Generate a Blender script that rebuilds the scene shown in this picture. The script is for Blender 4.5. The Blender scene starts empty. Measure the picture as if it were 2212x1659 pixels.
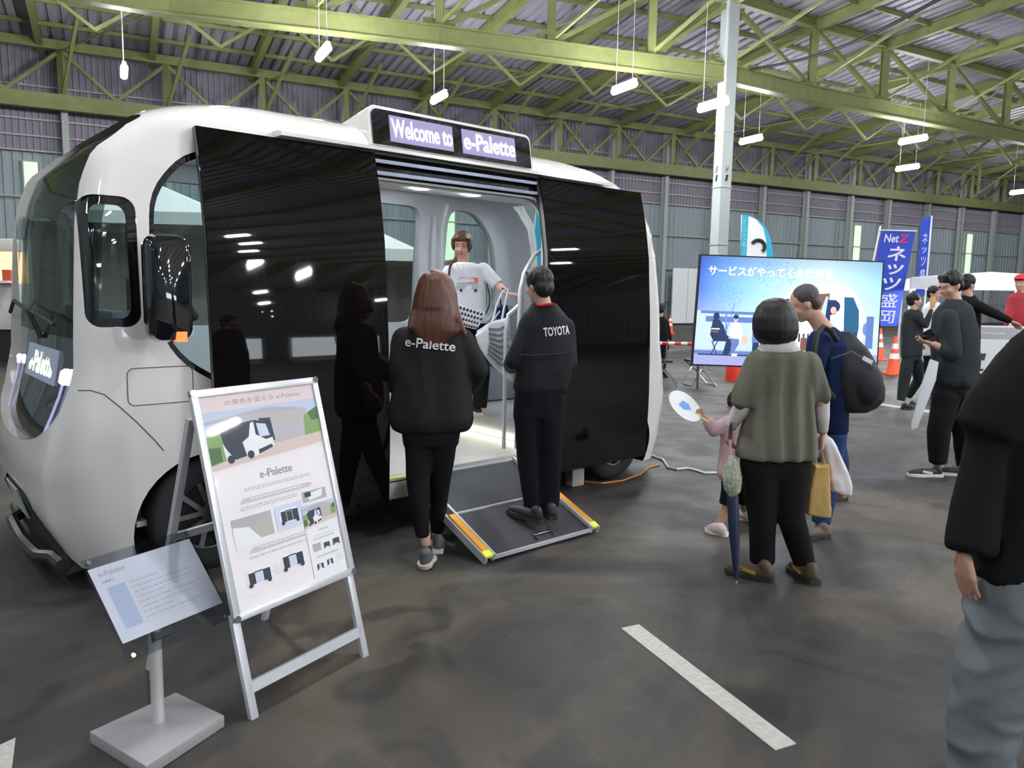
import bpy, bmesh, math, random
from mathutils import Vector, Matrix, noise
from mathutils.bvhtree import BVHTree
random.seed(7)
S = bpy.context.scene
COL = S.collection
# ------------------------------------------------------------ camera
F_PX = 1650.0; PITCH = math.atan(202/1650.0); ROLL = math.radians(1.0); EYE = 1.62
CAM = Vector((0, 0, EYE))
_F = Vector((0, math.cos(PITCH), -math.sin(PITCH)))
_U0 = Vector((0, math.sin(PITCH), math.cos(PITCH))); _R0 = Vector((1, 0, 0))
_U = _U0*math.cos(ROLL)-_R0*math.sin(ROLL); _R = _R0*math.cos(ROLL)+_U0*math.sin(ROLL)
cd = bpy.data.cameras.new('camera'); cam = bpy.data.objects.new('camera', cd); COL.objects.link(cam)
cd.sensor_width = 36; cd.lens = 36*F_PX/2212; cd.clip_start = .05; cd.clip_end = 300
cam.matrix_world = Matrix(((_R.x, _U.x, -_F.x, 0), (_R.y, _U.y, -_F.y, 0), (_R.z, _U.z, -_F.z, EYE), (0, 0, 0, 1)))
S.camera = cam
# ------------------------------------------------------------ world, view
S.view_settings.view_transform = 'Standard'; S.view_settings.look = 'None'
S.view_settings.exposure = 1.15; S.view_settings.gamma = 1; S.view_settings.use_curve_mapping = False
w = bpy.data.worlds.new('world'); S.world = w; w.use_nodes = True
w.node_tree.nodes['Background'].inputs[0].default_value = (.75, .85, 1, 1)
w.node_tree.nodes['Background'].inputs[1].default_value = .25
LAMP_STRENGTH = 155
S.cycles.max_bounces = 8; S.cycles.diffuse_bounces = 4; S.cycles.glossy_bounces = 3; S.cycles.transmission_bounces = 4; S.cycles.transparent_max_bounces = 14
S.cycles.caustics_reflective = False; S.cycles.caustics_refractive = False

def ray(x, y): return _F+_R*((x-1106)/F_PX)-_U*((y-829.5)/F_PX)
def ground(x, y, z=0.0):
    r = ray(x, y); return CAM+r*((z-EYE)/r.z)
def at(x, y, Y):
    r = ray(x, y); return CAM+r*(Y/r.y)
def onplane(x, y, p0, n):
    r = ray(x, y); return CAM+r*(((Vector(p0)-CAM).dot(n))/r.dot(n))

# ------------------------------------------------------------ materials
MATS = {}
def mat(name, col=(.5, .5, .5), rough=.5, metal=0.0, emit=None, estr=0.0, noise_amt=0.0, nscale=8.0, bump=0.0, bscale=60.0,
        trans=0.0, coat=0.0, alpha=1.0, ior=1.45, spec=.5, sheen=0.0, strand=0.0):
    if name in MATS: return MATS[name]
    m = bpy.data.materials.new(name); m.use_nodes = True; nt = m.node_tree; b = nt.nodes['Principled BSDF']
    b.inputs['Base Color'].default_value = (*col, 1); b.inputs['Roughness'].default_value = rough
    b.inputs['Metallic'].default_value = metal; b.inputs['IOR'].default_value = ior
    b.inputs['Transmission Weight'].default_value = trans; b.inputs['Coat Weight'].default_value = coat
    b.inputs['Coat Roughness'].default_value = .03; b.inputs['Alpha'].default_value = alpha
    b.inputs['Specular IOR Level'].default_value = spec; b.inputs['Sheen Weight'].default_value = sheen
    if emit: b.inputs['Emission Color'].default_value = (*emit, 1); b.inputs['Emission Strength'].default_value = estr
    tc = nt.nodes.new('ShaderNodeTexCoord')
    if noise_amt or True:
        n = nt.nodes.new('ShaderNodeTexNoise'); n.inputs['Scale'].default_value = nscale; n.inputs['Detail'].default_value = 4
        nt.links.new(tc.outputs['Object'], n.inputs['Vector'])
        mx = nt.nodes.new('ShaderNodeMix'); mx.data_type = 'RGBA'
        a = noise_amt or .03
        mx.inputs[6].default_value = (*[c*(1-a) for c in col], 1); mx.inputs[7].default_value = (*[min(1, c*(1+a)) for c in col], 1)
        nt.links.new(n.outputs['Fac'], mx.inputs[0]); nt.links.new(mx.outputs[2], b.inputs['Base Color'])
    if bump:
        n2 = nt.nodes.new('ShaderNodeTexNoise'); n2.inputs['Scale'].default_value = bscale; n2.inputs['Detail'].default_value = 3
        mp = nt.nodes.new('ShaderNodeMapping'); mp.inputs['Scale'].default_value = (1, 1, 1 if not strand else strand)
        nt.links.new(tc.outputs['Object'], mp.inputs['Vector']); nt.links.new(mp.outputs[0], n2.inputs['Vector'])
        if strand: nt.links.new(mp.outputs[0], n.inputs['Vector'])
        bp = nt.nodes.new('ShaderNodeBump'); bp.inputs['Strength'].default_value = bump; bp.inputs['Distance'].default_value = .02
        nt.links.new(n2.outputs['Fac'], bp.inputs['Height']); nt.links.new(bp.outputs[0], b.inputs['Normal'])
    MATS[name] = m; return m
def glow(name, col, s): return mat(name, [c*.12 for c in col], .5, emit=col, estr=s)

steel = mat('green_steel', (.205, .22, .082), .5, noise_amt=.25, nscale=3)
postgrey = mat('post_grey', (.36, .39, .36), .5, noise_amt=.1)
wall_up = mat('wall_purple', (.25, .225, .275), .6, noise_amt=.08)
wall_lo = mat('wall_blue', (.30, .35, .37), .6, noise_amt=.08)
deckm = mat('deck', (.36, .345, .40), .55, noise_amt=.15)
white = mat('white_paint', (.80, .77, .74), .12, coat=.8)
whitem = mat('white_matte', (.82, .82, .82), .5)
inner_grey = mat('interior_grey', (.46, .48, .52), .55)
black_gloss = mat('black_gloss', (.006, .006, .008), .03, coat=1.0)
black_door = mat('black_door', (.005, .004, .004), .02, spec=.36)
black_matte = mat('black_matte', (.02, .02, .022), .6)
rubber = mat('rubber', (.025, .025, .027), .7, noise_amt=.1)
alu = mat('aluminium', (.62, .63, .65), .35, metal=.85)
alu_paint = mat('alu_paint', (.60, .61, .64), .35, metal=.3)
chrome = mat('chrome', (.8, .8, .82), .1, metal=1.0)
darkgrey = mat('dark_grey', (.08, .08, .085), .5)
greytrim = mat('grey_trim', (.16, .155, .15), .4)
orange = mat('orange_mark', (.95, .42, .03), .5)
lime = mat('lime_mark', (.72, .85, .05), .5, emit=(.72, .85, .05), estr=.15)

# ------------------------------------------------------------ mesh helpers
def axes(d):
    d = d.normalized(); u = Vector((0, 0, 1)) if abs(d.z) < .95 else Vector((1, 0, 0))
    a = d.cross(u).normalized(); return a, d.cross(a).normalized()
class MB:
    def __init__(s): s.v = []; s.f = []; s.m = []; s.mi = 0
    def add(s, vs, fs):
        o = len(s.v); s.v += [Vector(p) for p in vs]
        for f in fs: s.f.append([o+i for i in f]); s.m.append(s.mi)
        return s
    def box(s, c, size, M=None):
        c = Vector(c); hx, hy, hz = [q/2 for q in size]; M = M or Matrix.Identity(3)
        vs = [c+M@Vector((x*hx, y*hy, z*hz)) for x in (-1, 1) for y in (-1, 1) for z in (-1, 1)]
        return s.add(vs, [(0, 1, 3, 2), (4, 6, 7, 5), (0, 4, 5, 1), (2, 3, 7, 6), (0, 2, 6, 4), (1, 5, 7, 3)])
    def bar(s, a, b, w, h, up=(0, 0, 1)):
        a = Vector(a); b = Vector(b); d = (b-a); L = d.length; d.normalize(); up = Vector(up)
        if abs(d.dot(up)) > .98: up = Vector((0, 1, 0))
        x = d.cross(up).normalized(); z = x.cross(d).normalized()
        M = Matrix((x, d, z)).transposed()
        return s.box((a+b)/2, (w, L, h), M)
    def tube(s, pts, r, seg=10, caps=True, closed=False):
        pts = [Vector(p) for p in pts]; n = len(pts); rs = r if isinstance(r, (list, tuple)) else [r]*n
        o = len(s.v); prev = None
        for i, p in enumerate(pts):
            if closed: d = pts[(i+1) % n]-pts[i-1]
            else: d = pts[min(i+1, n-1)]-pts[max(i-1, 0)]
            d.normalize()
            if prev is None: a, b = axes(d)
            else:
                a = prev-d*prev.dot(d); a.normalize(); b = d.cross(a)
            prev = a
            for k in range(seg):
                t = 2*math.pi*k/seg; s.v.append(p+(a*math.cos(t)+b*math.sin(t))*rs[i])
        m = n if closed else n-1
        for i in range(m):
            for k in range(seg):
                j = (i+1) % n
                s.f.append([o+i*seg+k, o+i*seg+(k+1) % seg, o+j*seg+(k+1) % seg, o+j*seg+k]); s.m.append(s.mi)
        if caps and not closed:
            s.f.append([o+k for k in range(seg)][::-1]); s.m.append(s.mi)
            s.f.append([o+(n-1)*seg+k for k in range(seg)]); s.m.append(s.mi)
        return s
    def cyl(s, a, b, r, r2=None, seg=20): return s.tube([a, b], [r, r if r2 is None else r2], seg)
    def caps(s, a, b, r1, r2=None, seg=12):
        a = Vector(a); b = Vector(b); r2 = r1 if r2 is None else r2
        d = b-a; L = d.length
        if L < 1e-5: d = Vector((0, 0, 1))
        else: d = d/L
        pts = []; rs = []
        for t in (89, 60, 30): pts.append(a-d*r1*math.sin(math.radians(t))); rs.append(r1*math.cos(math.radians(t)))
        pts.append(a); rs.append(r1); pts.append(b if L > 1e-5 else a+d*1e-3); rs.append(r2)
        for t in (30, 60, 89): pts.append(b+d*r2*math.sin(math.radians(t))); rs.append(r2*math.cos(math.radians(t)))
        return s.tube(pts, rs, seg)
    def ell(s, c, r, M=None, seg=16, rings=10):
        c = Vector(c); M = M or Matrix.Identity(3); vs = []; fs = []
        for i in range(rings+1):
            t = math.pi*i/rings; t = min(max(t, .02), math.pi-.02)
            for k in range(seg):
                p = 2*math.pi*k/seg
                vs.append(c+M@Vector((r[0]*math.sin(t)*math.cos(p), r[1]*math.sin(t)*math.sin(p), r[2]*math.cos(t))))
        for i in range(rings):
            for k in range(seg): fs.append((i*seg+k, (i+1)*seg+k, (i+1)*seg+(k+1) % seg, i*seg+(k+1) % seg))
        fs.append(tuple(range(seg))); fs.append(tuple(range(rings*seg, rings*seg+seg))[::-1])
        return s.add(vs, fs)
    def loft(s, rings, caps=True):
        n = len(rings[0]); o = len(s.v)
        for r in rings: s.v += [Vector(p) for p in r]
        for i in range(len(rings)-1):
            for k in range(n):
                s.f.append([o+i*n+k, o+i*n+(k+1) % n, o+(i+1)*n+(k+1) % n, o+(i+1)*n+k]); s.m.append(s.mi)
        if caps:
            s.f.append([o+k for k in range(n)][::-1]); s.m.append(s.mi)
            s.f.append([o+(len(rings)-1)*n+k for k in range(n)]); s.m.append(s.mi)
        return s
    def prism(s, poly, O, X, Y, depth):
        """poly 2D in plane (O,X,Y) extruded along N=X x Y by depth"""
        O = Vector(O); X = Vector(X); Y = Vector(Y); N = X.cross(Y).normalized()
        a = [O+X*p[0]+Y*p[1] for p in poly]; b = [q+N*depth for q in a]
        return s.loft([a, b])
    def grid(s, fn, nu, nv):
        vs = [fn(i/nu, j/nv) for j in range(nv+1) for i in range(nu+1)]
        return s.add(vs, [(j*(nu+1)+i, j*(nu+1)+i+1, (j+1)*(nu+1)+i+1, (j+1)*(nu+1)+i) for j in range(nv) for i in range(nu)])
    def mesh(s, name='m', mats=(), smooth=False):
        me = bpy.data.meshes.new(name); me.from_pydata([tuple(p) for p in s.v], [], s.f)
        for m in mats: me.materials.append(m)
        if len(mats) > 1: me.polygons.foreach_set('material_index', s.m)
        bm = bmesh.new(); bm.from_mesh(me); bmesh.ops.recalc_face_normals(bm, faces=bm.faces); bm.to_mesh(me); bm.free()
        if smooth:
            me.polygons.foreach_set('use_smooth', [True]*len(me.polygons)); me.set_sharp_from_angle(angle=math.radians(smooth if smooth is not True else 40))
        me.update(); return me
    def build(s, name, mats, parent=None, smooth=False, world=False, label=None, bevel=0):
        if not isinstance(mats, (list, tuple)): mats = [mats]
        me = s.mesh(name, mats, smooth)
        if bevel:
            bm = bmesh.new(); bm.from_mesh(me)
            bmesh.ops.bevel(bm, geom=[e for e in bm.edges if e.calc_face_angle(0) > .6], offset=bevel, segments=2, affect='EDGES', profile=.6)
            bm.to_mesh(me); bm.free(); me.polygons.foreach_set('use_smooth', [True]*len(me.polygons)); me.set_sharp_from_angle(angle=math.radians(50))
        return link(me, name, parent, world, label)
def link(me, name, parent=None, world=False, label=None):
    o = bpy.data.objects.new(name, me); COL.objects.link(o)
    if parent is not None:
        o.parent = parent
        if world: me.transform(RM(parent).inverted())
    if label: o['label'] = label
    return o
def RM(o):
    M = Matrix.Identity(4)
    while o is not None:
        M = (Matrix.Translation(o.location)@o.rotation_euler.to_matrix().to_4x4())@M; o = o.parent
    return M
def tag(o, label=None, cat=None, group=None, kind=None):
    for k, v in (('label', label), ('category', cat), ('group', group), ('kind', kind)):
        if v: o[k] = v
    return o
def thing(name, label, cat, loc=(0, 0, 0), rz=0.0, group=None):
    o = bpy.data.objects.new(name, None); COL.objects.link(o); o.empty_display_size = .1
    o.location = Vector(loc); o.rotation_euler = (0, 0, rz); return tag(o, label, cat, group)
def copy_tree(o, parent=None):
    c = o.copy(); COL.objects.link(c)
    if parent: c.parent = parent
    for ch in [q for q in list(COL.objects) if q.parent == o]: copy_tree(ch, c)
    return c
def evalmesh(o):
    dg = bpy.context.evaluated_depsgraph_get(); dg.update()
    return bpy.data.meshes.new_from_object(o.evaluated_get(dg))
def boolean(me, cutters, op='DIFFERENCE'):
    o = bpy.data.objects.new('t', me); COL.objects.link(o); cs = []
    for c in cutters:
        co = bpy.data.objects.new('c', c); COL.objects.link(co); cs.append(co)
        md = o.modifiers.new('b', 'BOOLEAN'); md.object = co; md.operation = op; md.solver = 'EXACT'
        try: md.material_mode = 'TRANSFER'
        except Exception: pass
        co.hide_render = True
    r = evalmesh(o)
    for q in cs+[o]: bpy.data.objects.remove(q)
    return r
def shade(me, ang=35):
    me.polygons.foreach_set('use_smooth', [True]*len(me.polygons)); me.set_sharp_from_angle(angle=math.radians(ang)); return me
def blob(mb, name, m, parent, voxel=.015, smooth=3, fold=None, world=True, label=None):
    me = mb.mesh('b'); o = bpy.data.objects.new('t', me); COL.objects.link(o)
    md = o.modifiers.new('r', 'REMESH'); md.mode = 'VOXEL'; md.voxel_size = voxel; md.use_smooth_shade = True
    if smooth: ms = o.modifiers.new('s', 'SMOOTH'); ms.iterations = smooth; ms.factor = .5
    r = evalmesh(o); bpy.data.objects.remove(o)
    if fold:
        amp, sc, st = fold
        ns = [v.normal.copy() for v in r.vertices]
        for v, n in zip(r.vertices, ns):
            p = v.co; q = Vector((p.x*sc, p.y*sc, p.z*sc*st))
            v.co = p+n*amp*(1-2*abs(noise.noise(q)))
    r.materials.clear(); r.materials.append(m); r.name = name; shade(r, 80)
    return link(r, name, parent, world, label)
_TX = {}
def text2d(s, bold=.0, res=3):
    key = (s, bold)
    if key in _TX: return _TX[key]
    c = bpy.data.curves.new('t', 'FONT'); c.body = s; c.size = 1; c.resolution_u = res; c.offset = bold; c.fill_mode = 'BOTH' if False else c.fill_mode
    o = bpy.data.objects.new('t', c); COL.objects.link(o); me = evalmesh(o); bpy.data.objects.remove(o)
    bm = bmesh.new(); bm.from_mesh(me); bmesh.ops.triangulate(bm, faces=bm.faces)
    for e in [1]: pass
    v = [(p.co.x, p.co.y) for p in bm.verts]; bm.verts.index_update(); f = [[q.index for q in fc.verts] for fc in bm.faces]; bm.free()
    if not v: v = [(0, 0)]
    x0 = min(p[0] for p in v); x1 = max(p[0] for p in v); y0 = min(p[1] for p in v); y1 = max(p[1] for p in v)
    r = ([((p[0]-x0)/(x1-x0+1e-9), (p[1]-y0)/(y1-y0+1e-9)) for p in v], f, (x1-x0)/(y1-y0+1e-9)); _TX[key] = r; return r
def text_on(mb, s, O, X, Y, w, h, off=.002, bold=.0):
    """text filling a w x h box whose lower left corner is O, along unit X, Y"""
    v, f, asp = text2d(s, bold); O = Vector(O); X = Vector(X); Y = Vector(Y); N = X.cross(Y).normalized()
    return mb.add([O+X*(p[0]*w)+Y*(p[1]*h)+N*off for p in v], f)
def decal(me_obj, s, O, X, Y, w, h, off=.004, bold=.01, sub=1):
    """text laid on the surface of an object (same space), projected along -N"""
    v, f, asp = text2d(s, bold); bm = bmesh.new(); bm.from_mesh(me_obj.data); t = BVHTree.FromBMesh(bm); bm.free()
    O = Vector(O); X = Vector(X).normalized(); Y = Vector(Y).normalized(); N = X.cross(Y).normalized(); mb = MB(); out = []
    for p in v:
        q = O+X*(p[0]*w)+Y*(p[1]*h); hit = t.ray_cast(q+N*.4, -N)
        out.append(hit[0]+N*off if hit[0] is not None else q)
    mb.add(out, f); return mb
def rrect(x0, y0, x1, y1, r, n=5):
    rs = r if isinstance(r, (list, tuple)) else [r]*4; out = []
    for (cx, cy, a0, q) in ((x1-rs[0], y1-rs[0], 0, rs[0]), (x0+rs[1], y1-rs[1], 90, rs[1]), (x0+rs[2], y0+rs[2], 180, rs[2]), (x1-rs[3], y0+rs[3], 270, rs[3])):
        for i in range(n+1):
            a = math.radians(a0+90*i/n); out.append((cx+q*math.cos(a), cy+q*math.sin(a)))
    return out
def roundpoly(P, r, n=4):
    out = []; m = len(P)
    for i in range(m):
        a, b, c = Vector(P[i-1]), Vector(P[i]), Vector(P[(i+1) % m]); d1 = (a-b); d2 = (c-b); q = min(r, d1.length*.45, d2.length*.45)
        s0 = b+d1.normalized()*q; s1 = b+d2.normalized()*q
        for k in range(n+1):
            t = k/n; out.append(tuple((s0*(1-t)*(1-t)+b*2*t*(1-t)+s1*t*t)))
    return out
# ============================================================ HALL
WA = Vector((-17, 27, 0)); we = Vector((54, 28, 0)).normalized(); wn = Vector((-we.y, we.x, 0))
def WP(s, z, off=0.0): return WA+we*s+Vector((0, 0, z))-wn*off     # off: into the hall
# floor
def floor_mat():
    m = bpy.data.materials.new('asphalt'); m.use_nodes = True; nt = m.node_tree; b = nt.nodes['Principled BSDF']; N = nt.nodes.new; L = nt.links.new
    tc = N('ShaderNodeTexCoord')
    def nz(scale, det, rough=.5, dist=0.0):
        n = N('ShaderNodeTexNoise'); n.inputs['Scale'].default_value = scale; n.inputs['Detail'].default_value = det
        n.inputs['Roughness'].default_value = rough; n.inputs['Distortion'].default_value = dist; L(tc.outputs['Object'], n.inputs['Vector']); return n
    def ramp(src, stops):
        r = N('ShaderNodeValToRGB'); L(src, r.inputs[0]); e = r.color_ramp.elements
        e[0].position, e[0].color = stops[0][0], (*stops[0][1], 1); e[1].position, e[1].color = stops[-1][0], (*stops[-1][1], 1)
        for p, c in stops[1:-1]: q = e.new(p); q.color = (*c, 1)
        return r
    def mix(f, a, c, mode='MIX'):
        x = N('ShaderNodeMix'); x.data_type = 'RGBA'; x.blend_type = mode
        if isinstance(f, float): x.inputs[0].default_value = f
        else: L(f, x.inputs[0])
        L(a, x.inputs[6]); L(c, x.inputs[7]); return x
    base = ramp(nz(.55, 6, .6, .9).outputs['Fac'], [(.38, (.024, .022, .022)), (.46, (.040, .035, .032)), (.52, (.066, .055, .042)), (.58, (.104, .087, .064)), (.75, (.112, .096, .072))])
    st = ramp(nz(1.7, 4, .5, 1.2).outputs['Fac'], [(.55, (1, 1, 1)), (.60, (.60, .60, .62)), (.8, (.5, .5, .53))])
    c1 = mix(1.0, base.outputs[0], st.outputs[0], 'MULTIPLY')
    fine = ramp(nz(260, 2).outputs['Fac'], [(.3, (.78, .78, .78)), (.7, (1.2, 1.2, 1.2))])
    c2 = mix(1.0, c1.outputs[2], fine.outputs[0], 'MULTIPLY')
    spk = ramp(nz(38, 2, .6).outputs['Fac'], [(.735, (0, 0, 0)), (.76, (.16, .15, .14))])
    c3 = mix(1.0, c2.outputs[2], spk.outputs[0], 'ADD')
    L(c3.outputs[2], b.inputs['Base Color'])
    rr = ramp(nz(1.7, 4, .5, 1.2).outputs['Fac'], [(.4, (.62, .62, .62)), (.7, (.42, .42, .42))]); L(rr.outputs[0], b.inputs['Roughness'])
    bp = N('ShaderNodeBump'); bp.inputs['Strength'].default_value = .35; bp.inputs['Distance'].default_value = .01
    L(nz(180, 3).outputs['Fac'], bp.inputs['Height']); L(bp.outputs[0], b.inputs['Normal']); return m
fl = MB().box((20, 20, -.05), (170, 150, .1)).build('floor', floor_mat()); tag(fl, kind='structure')
paint = mat('line_paint', (.50, .48, .44), .6, noise_amt=.35, nscale=45)
def line(pts, label):
    a = [ground(*p) for p in pts]
    mb = MB(); mb.loft([[p+Vector((0, 0, .000)) for p in a], [p+Vector((0, 0, .004)) for p in a]])
    o = mb.build('painted_line', paint); tag(o, label, 'line'); return o
line([(1342, 1358), (1380, 1350), (1720, 1608), (1675, 1622)], 'short white painted parking line on the asphalt, in the open foreground')
line([(-60, 1640), (34, 1595), (26, 1659), (-60, 1740)], 'white painted line end at the bottom left corner of the floor')
line([(1850, 864), (1850, 868), (2040, 897), (2040, 891)], 'thin pale floor line running behind the walking man in grey')
line([(1408, 672), (1408, 675), (1500, 686), (1500, 683)], 'faint pale floor line near the far wall behind the cone')
# far wall : one object per bay and a girt set
posts = [-15, -11.7, -8.4, -5.1, -1.9, 1.37, 4.6, 7.9, 11.1, 14.4, 17.6, 20.9, 24.1, 27.36, 30.6, 34.0, 37.3, 40.9, 44.2, 47.9, 51.3, 54.8, 58.3, 61.8, 65.3, 69, 73, 77, 81, 85]
wfar = thing('wall_far', None, None, WA); wfar['kind'] = 'structure'
gwin = [(.02, .5, 3.0, 5.75), (15.55, 16.1, 2.83, 5.5), (41.68, 42.32, 3.2, 5.82), (52.47, 53.15, 3.2, 5.85)]
for i in range(len(posts)-1):
    a, b = posts[i], posts[i+1]
    for nm, z0, z1, m, off in (('upper_panel', 6.1, 9.7, wall_up, .10), ('lower_panel', 0, 6.1, wall_lo, 0)):
        mb = MB(); p = a; prof = []; pitch = .30 if nm == 'lower_panel' else .2; k = 0
        while p < b-1e-3:
            for dx, dd in ((0, 0), (.35, 0), (.45, .045), (.9, .045)):
                q = p+dx*pitch
                if q < b: prof.append((q, dd))
            p += pitch
        prof.append((b, 0))
        for j in range(len(prof)-1):
            (s0, d0), (s1, d1) = prof[j], prof[j+1]
            mb.add([WP(s0, z0, off+d0), WP(s1, z0, off+d1), WP(s1, z1, off+d1), WP(s0, z1, off+d0)], [(0, 1, 2, 3)])
        mb.build(nm, m, wfar, world=True)
girt = mat('girt_pale', (.38, .38, .36), .5)
for i in range(len(posts)-1):
    mb = MB()
    for z in (1.25, 2.87, 4.55, 6.1, 6.6, 7.15, 7.7, 8.26): mb.bar(WP(posts[i], z, .22), WP(posts[i+1], z, .22), .05, .06)
    mb.build('girt', girt, wfar, world=True)
for s in posts:
    mb = MB(); c = WP(s, 4.8, .40)
    M = Matrix((we, wn, Vector((0, 0, 1)))).transposed()
    mb.box(WP(s, 4.8, .30), (.20, .02, 9.6), M); mb.box(WP(s, 4.8, .60), (.20, .02, 9.6), M); mb.box(WP(s, 4.8, .45), (.03, .30, 9.6), M)
    mb.build('wall_post', postgrey, wfar, world=True)
greeng = glow('green_daylight', (.62, .95, .60), .6)
for k, (a, b, z0, z1) in enumerate(gwin):
    o = thing('window_%d' % (k+1), None, None, WP(a, z0)); o['kind'] = 'structure'
    MB().add([WP(a, z0, .17), WP(b, z0, .17), WP(b, z1, .17), WP(a, z1, .17)], [(0, 1, 2, 3)]).build('pane', greeng, o, world=True)
    mb = MB()
    for q in (a, b): mb.bar(WP(q, z0, .18), WP(q, z1, .18), .05, .05)
    for z in (z0, z1, 4.55): mb.bar(WP(a, z, .18), WP(b, z, .18), .05, .05)
    mb.build('window_frame', girt, o, world=True)
# plain remaining walls
def pw(name, a, b, z, m):
    a = Vector(a); b = Vector(b); d = (b-a).normalized(); n = Vector((-d.y, d.x, 0)); L = (b-a).length; mb = MB(); k = int(L/.9)
    for i in range(k):
        p = a+d*(L*i/k); q = a+d*(L*(i+.5)/k); r = a+d*(L*(i+1)/k)
        mb.add([p, q, q+Vector((0, 0, z)), p+Vector((0, 0, z))], [(0, 1, 2, 3)]); mb.add([q+n*.05, r+n*.05, r+n*.05+Vector((0, 0, z)), q+n*.05+Vector((0, 0, z))], [(0, 1, 2, 3)])
    o = mb.build(name, m); o['kind'] = 'structure'
cl, cr = WP(-15, 0), WP(85, 0)
pw('wall_left', cl, cl-wn*75, 11.5, wall_lo); pw('wall_right', cr, cr-wn*75, 11.5, wall_lo); pw('wall_back', cl-wn*75, cr-wn*75, 11.5, wall_lo)
# white double door in the far wall
d0 = onplane(1455, 580, WP(0, 0, .7), wn); sA = (d0-WA).dot(we); sB = (onplane(1518, 583, WP(0, 0, .7), wn)-WA).dot(we)
do = thing('door_1', None, None, WP(sA, 0)); do['kind'] = 'structure'
for a, b in ((sA, (sA+sB)/2-.02), ((sA+sB)/2+.02, sB)):
    MB().loft([[WP(a, .1, .72), WP(b, .1, .72), WP(b, 2.9, .72), WP(a, 2.9, .72)], [WP(a, .1, .64), WP(b, .1, .64), WP(b, 2.9, .64), WP(a, 2.9, .64)]]).build('door_leaf', whitem, do, world=True)
# ---- near truss
NB = [Vector(p) for p in ((-9.85, 19.6, 8.5), (-8.68, 19.95, 8.5), (-5.36, 20.95, 8.5), (-2.16, 21.95, 8.5), (.96, 23.1, 8.5), (4.04, 24.2, 8.5), (6.61, 25.07, 8.5), (10.1, 27.3, 8.5), (13.45, 29.2, 8.5), (16.95, 31.1, 8.5), (20.44, 33.1, 8.5))]
NB = NB[1:]
dl = Vector((-3.0, -1.55, 0)); dr = (NB[-1]-NB[-2])
for k in range(5): NB.insert(0, NB[0]+dl)
for k in range(9): NB.append(NB[-1]+dr)
iC = 5+5
TOPZ = 10.8
def beamH(mb, a, b, w, h, t=.03):
    a = Vector(a); b = Vector(b); d = (b-a).normalized(); up = Vector((0, 0, 1)) if abs(d.z) < .9 else Vector((0, 1, 0)); z = (up-d*up.dot(d)).normalized()
    mb.bar(a+z*h/2, b+z*h/2, w, t, z); mb.bar(a-z*h/2, b-z*h/2, w, t, z); mb.bar(a, b, t, h, z); return mb
tr = thing('roof_truss', 'yellow-green lattice roof truss crossing in front of the grey column', 'truss', NB[iC])
Z = Vector((0, 0, 1))
for i in range(len(NB)-1):
    a, b = NB[i], NB[i+1]
    MB().bar(a, b, .22, .42).bar(a+Z*.24, b+Z*.24, .34, .05).bar(a-Z*.24, b-Z*.24, .34, .05).build('bottom_chord', steel, tr, world=True)
    mb = MB(); beamH(mb, a+Z*2.3, b+Z*2.3, .25, .3).build('top_chord', steel, tr, world=True)
    if i < iC: p, q = a+Z*.2, b+Z*2.15
    else: p, q = a+Z*2.15, b+Z*.2
    m2 = p.lerp(q, .03); MB().bar(m2, p.lerp(q, .97), .14, .13).build('diagonal', steel, tr, world=True)
    g = b.lerp(a, .12); MB().bar(b+Z*.28+(a-b).normalized()*.45, b+Z*.28-(a-b).normalized()*.45, .02, .36).build('gusset', steel, tr, world=True)
for i, a in enumerate(NB):
    mb = MB(); beamH(mb, a+Z*.22, a+Z*2.2, .24, .2, .03).build('vertical_post', steel, tr, world=True)
# braces out of the truss plane, from the bottom nodes up towards the neighbouring purlin beams
for i in range(2, len(NB)-2):
    a = NB[i]+Z*.3; MB().bar(a, NB[i]+Z*2.2-wn*2.6+(NB[i+1]-NB[i])*.5, .09, .09).build('knee_brace', steel, tr, world=True)
# ---- far truss along the wall
ft = thing('roof_truss', 'yellow-green lattice truss running along the far wall', 'truss', WP(20, 7.6, .95))
fs = [s for s in posts]
def FP(s, z): return WP(s, z, .95)
for i in range(len(fs)-1):
    a, b = fs[i], fs[i+1]; mid = (a+b)/2
    MB().bar(FP(a, 7.65), FP(b, 7.65), .3, .5).build('bottom_chord', steel, ft, world=True)
    MB().bar(FP(a, 9.5), FP(b, 9.5), .25, .3).build('top_chord', steel, ft, world=True)
    MB().bar(FP(a, 9.35).lerp(FP(mid, 7.9), .05), FP(mid, 7.9), .11, .11).build('diagonal', steel, ft, world=True)
    MB().bar(FP(b, 9.35).lerp(FP(mid, 7.9), .05), FP(mid, 7.9), .11, .11).build('diagonal', steel, ft, world=True)
    MB().bar(FP(a, 7.9)-wn*.05, FP(a, 7.9)-wn*2.5+Z*1.9+we*.6, .1, .1).build('knee_brace', steel, ft, world=True)
for s in fs: MB().bar(FP(s, 7.9), FP(s, 9.4), .2, .2).build('vertical_post', steel, ft, world=True)
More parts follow.
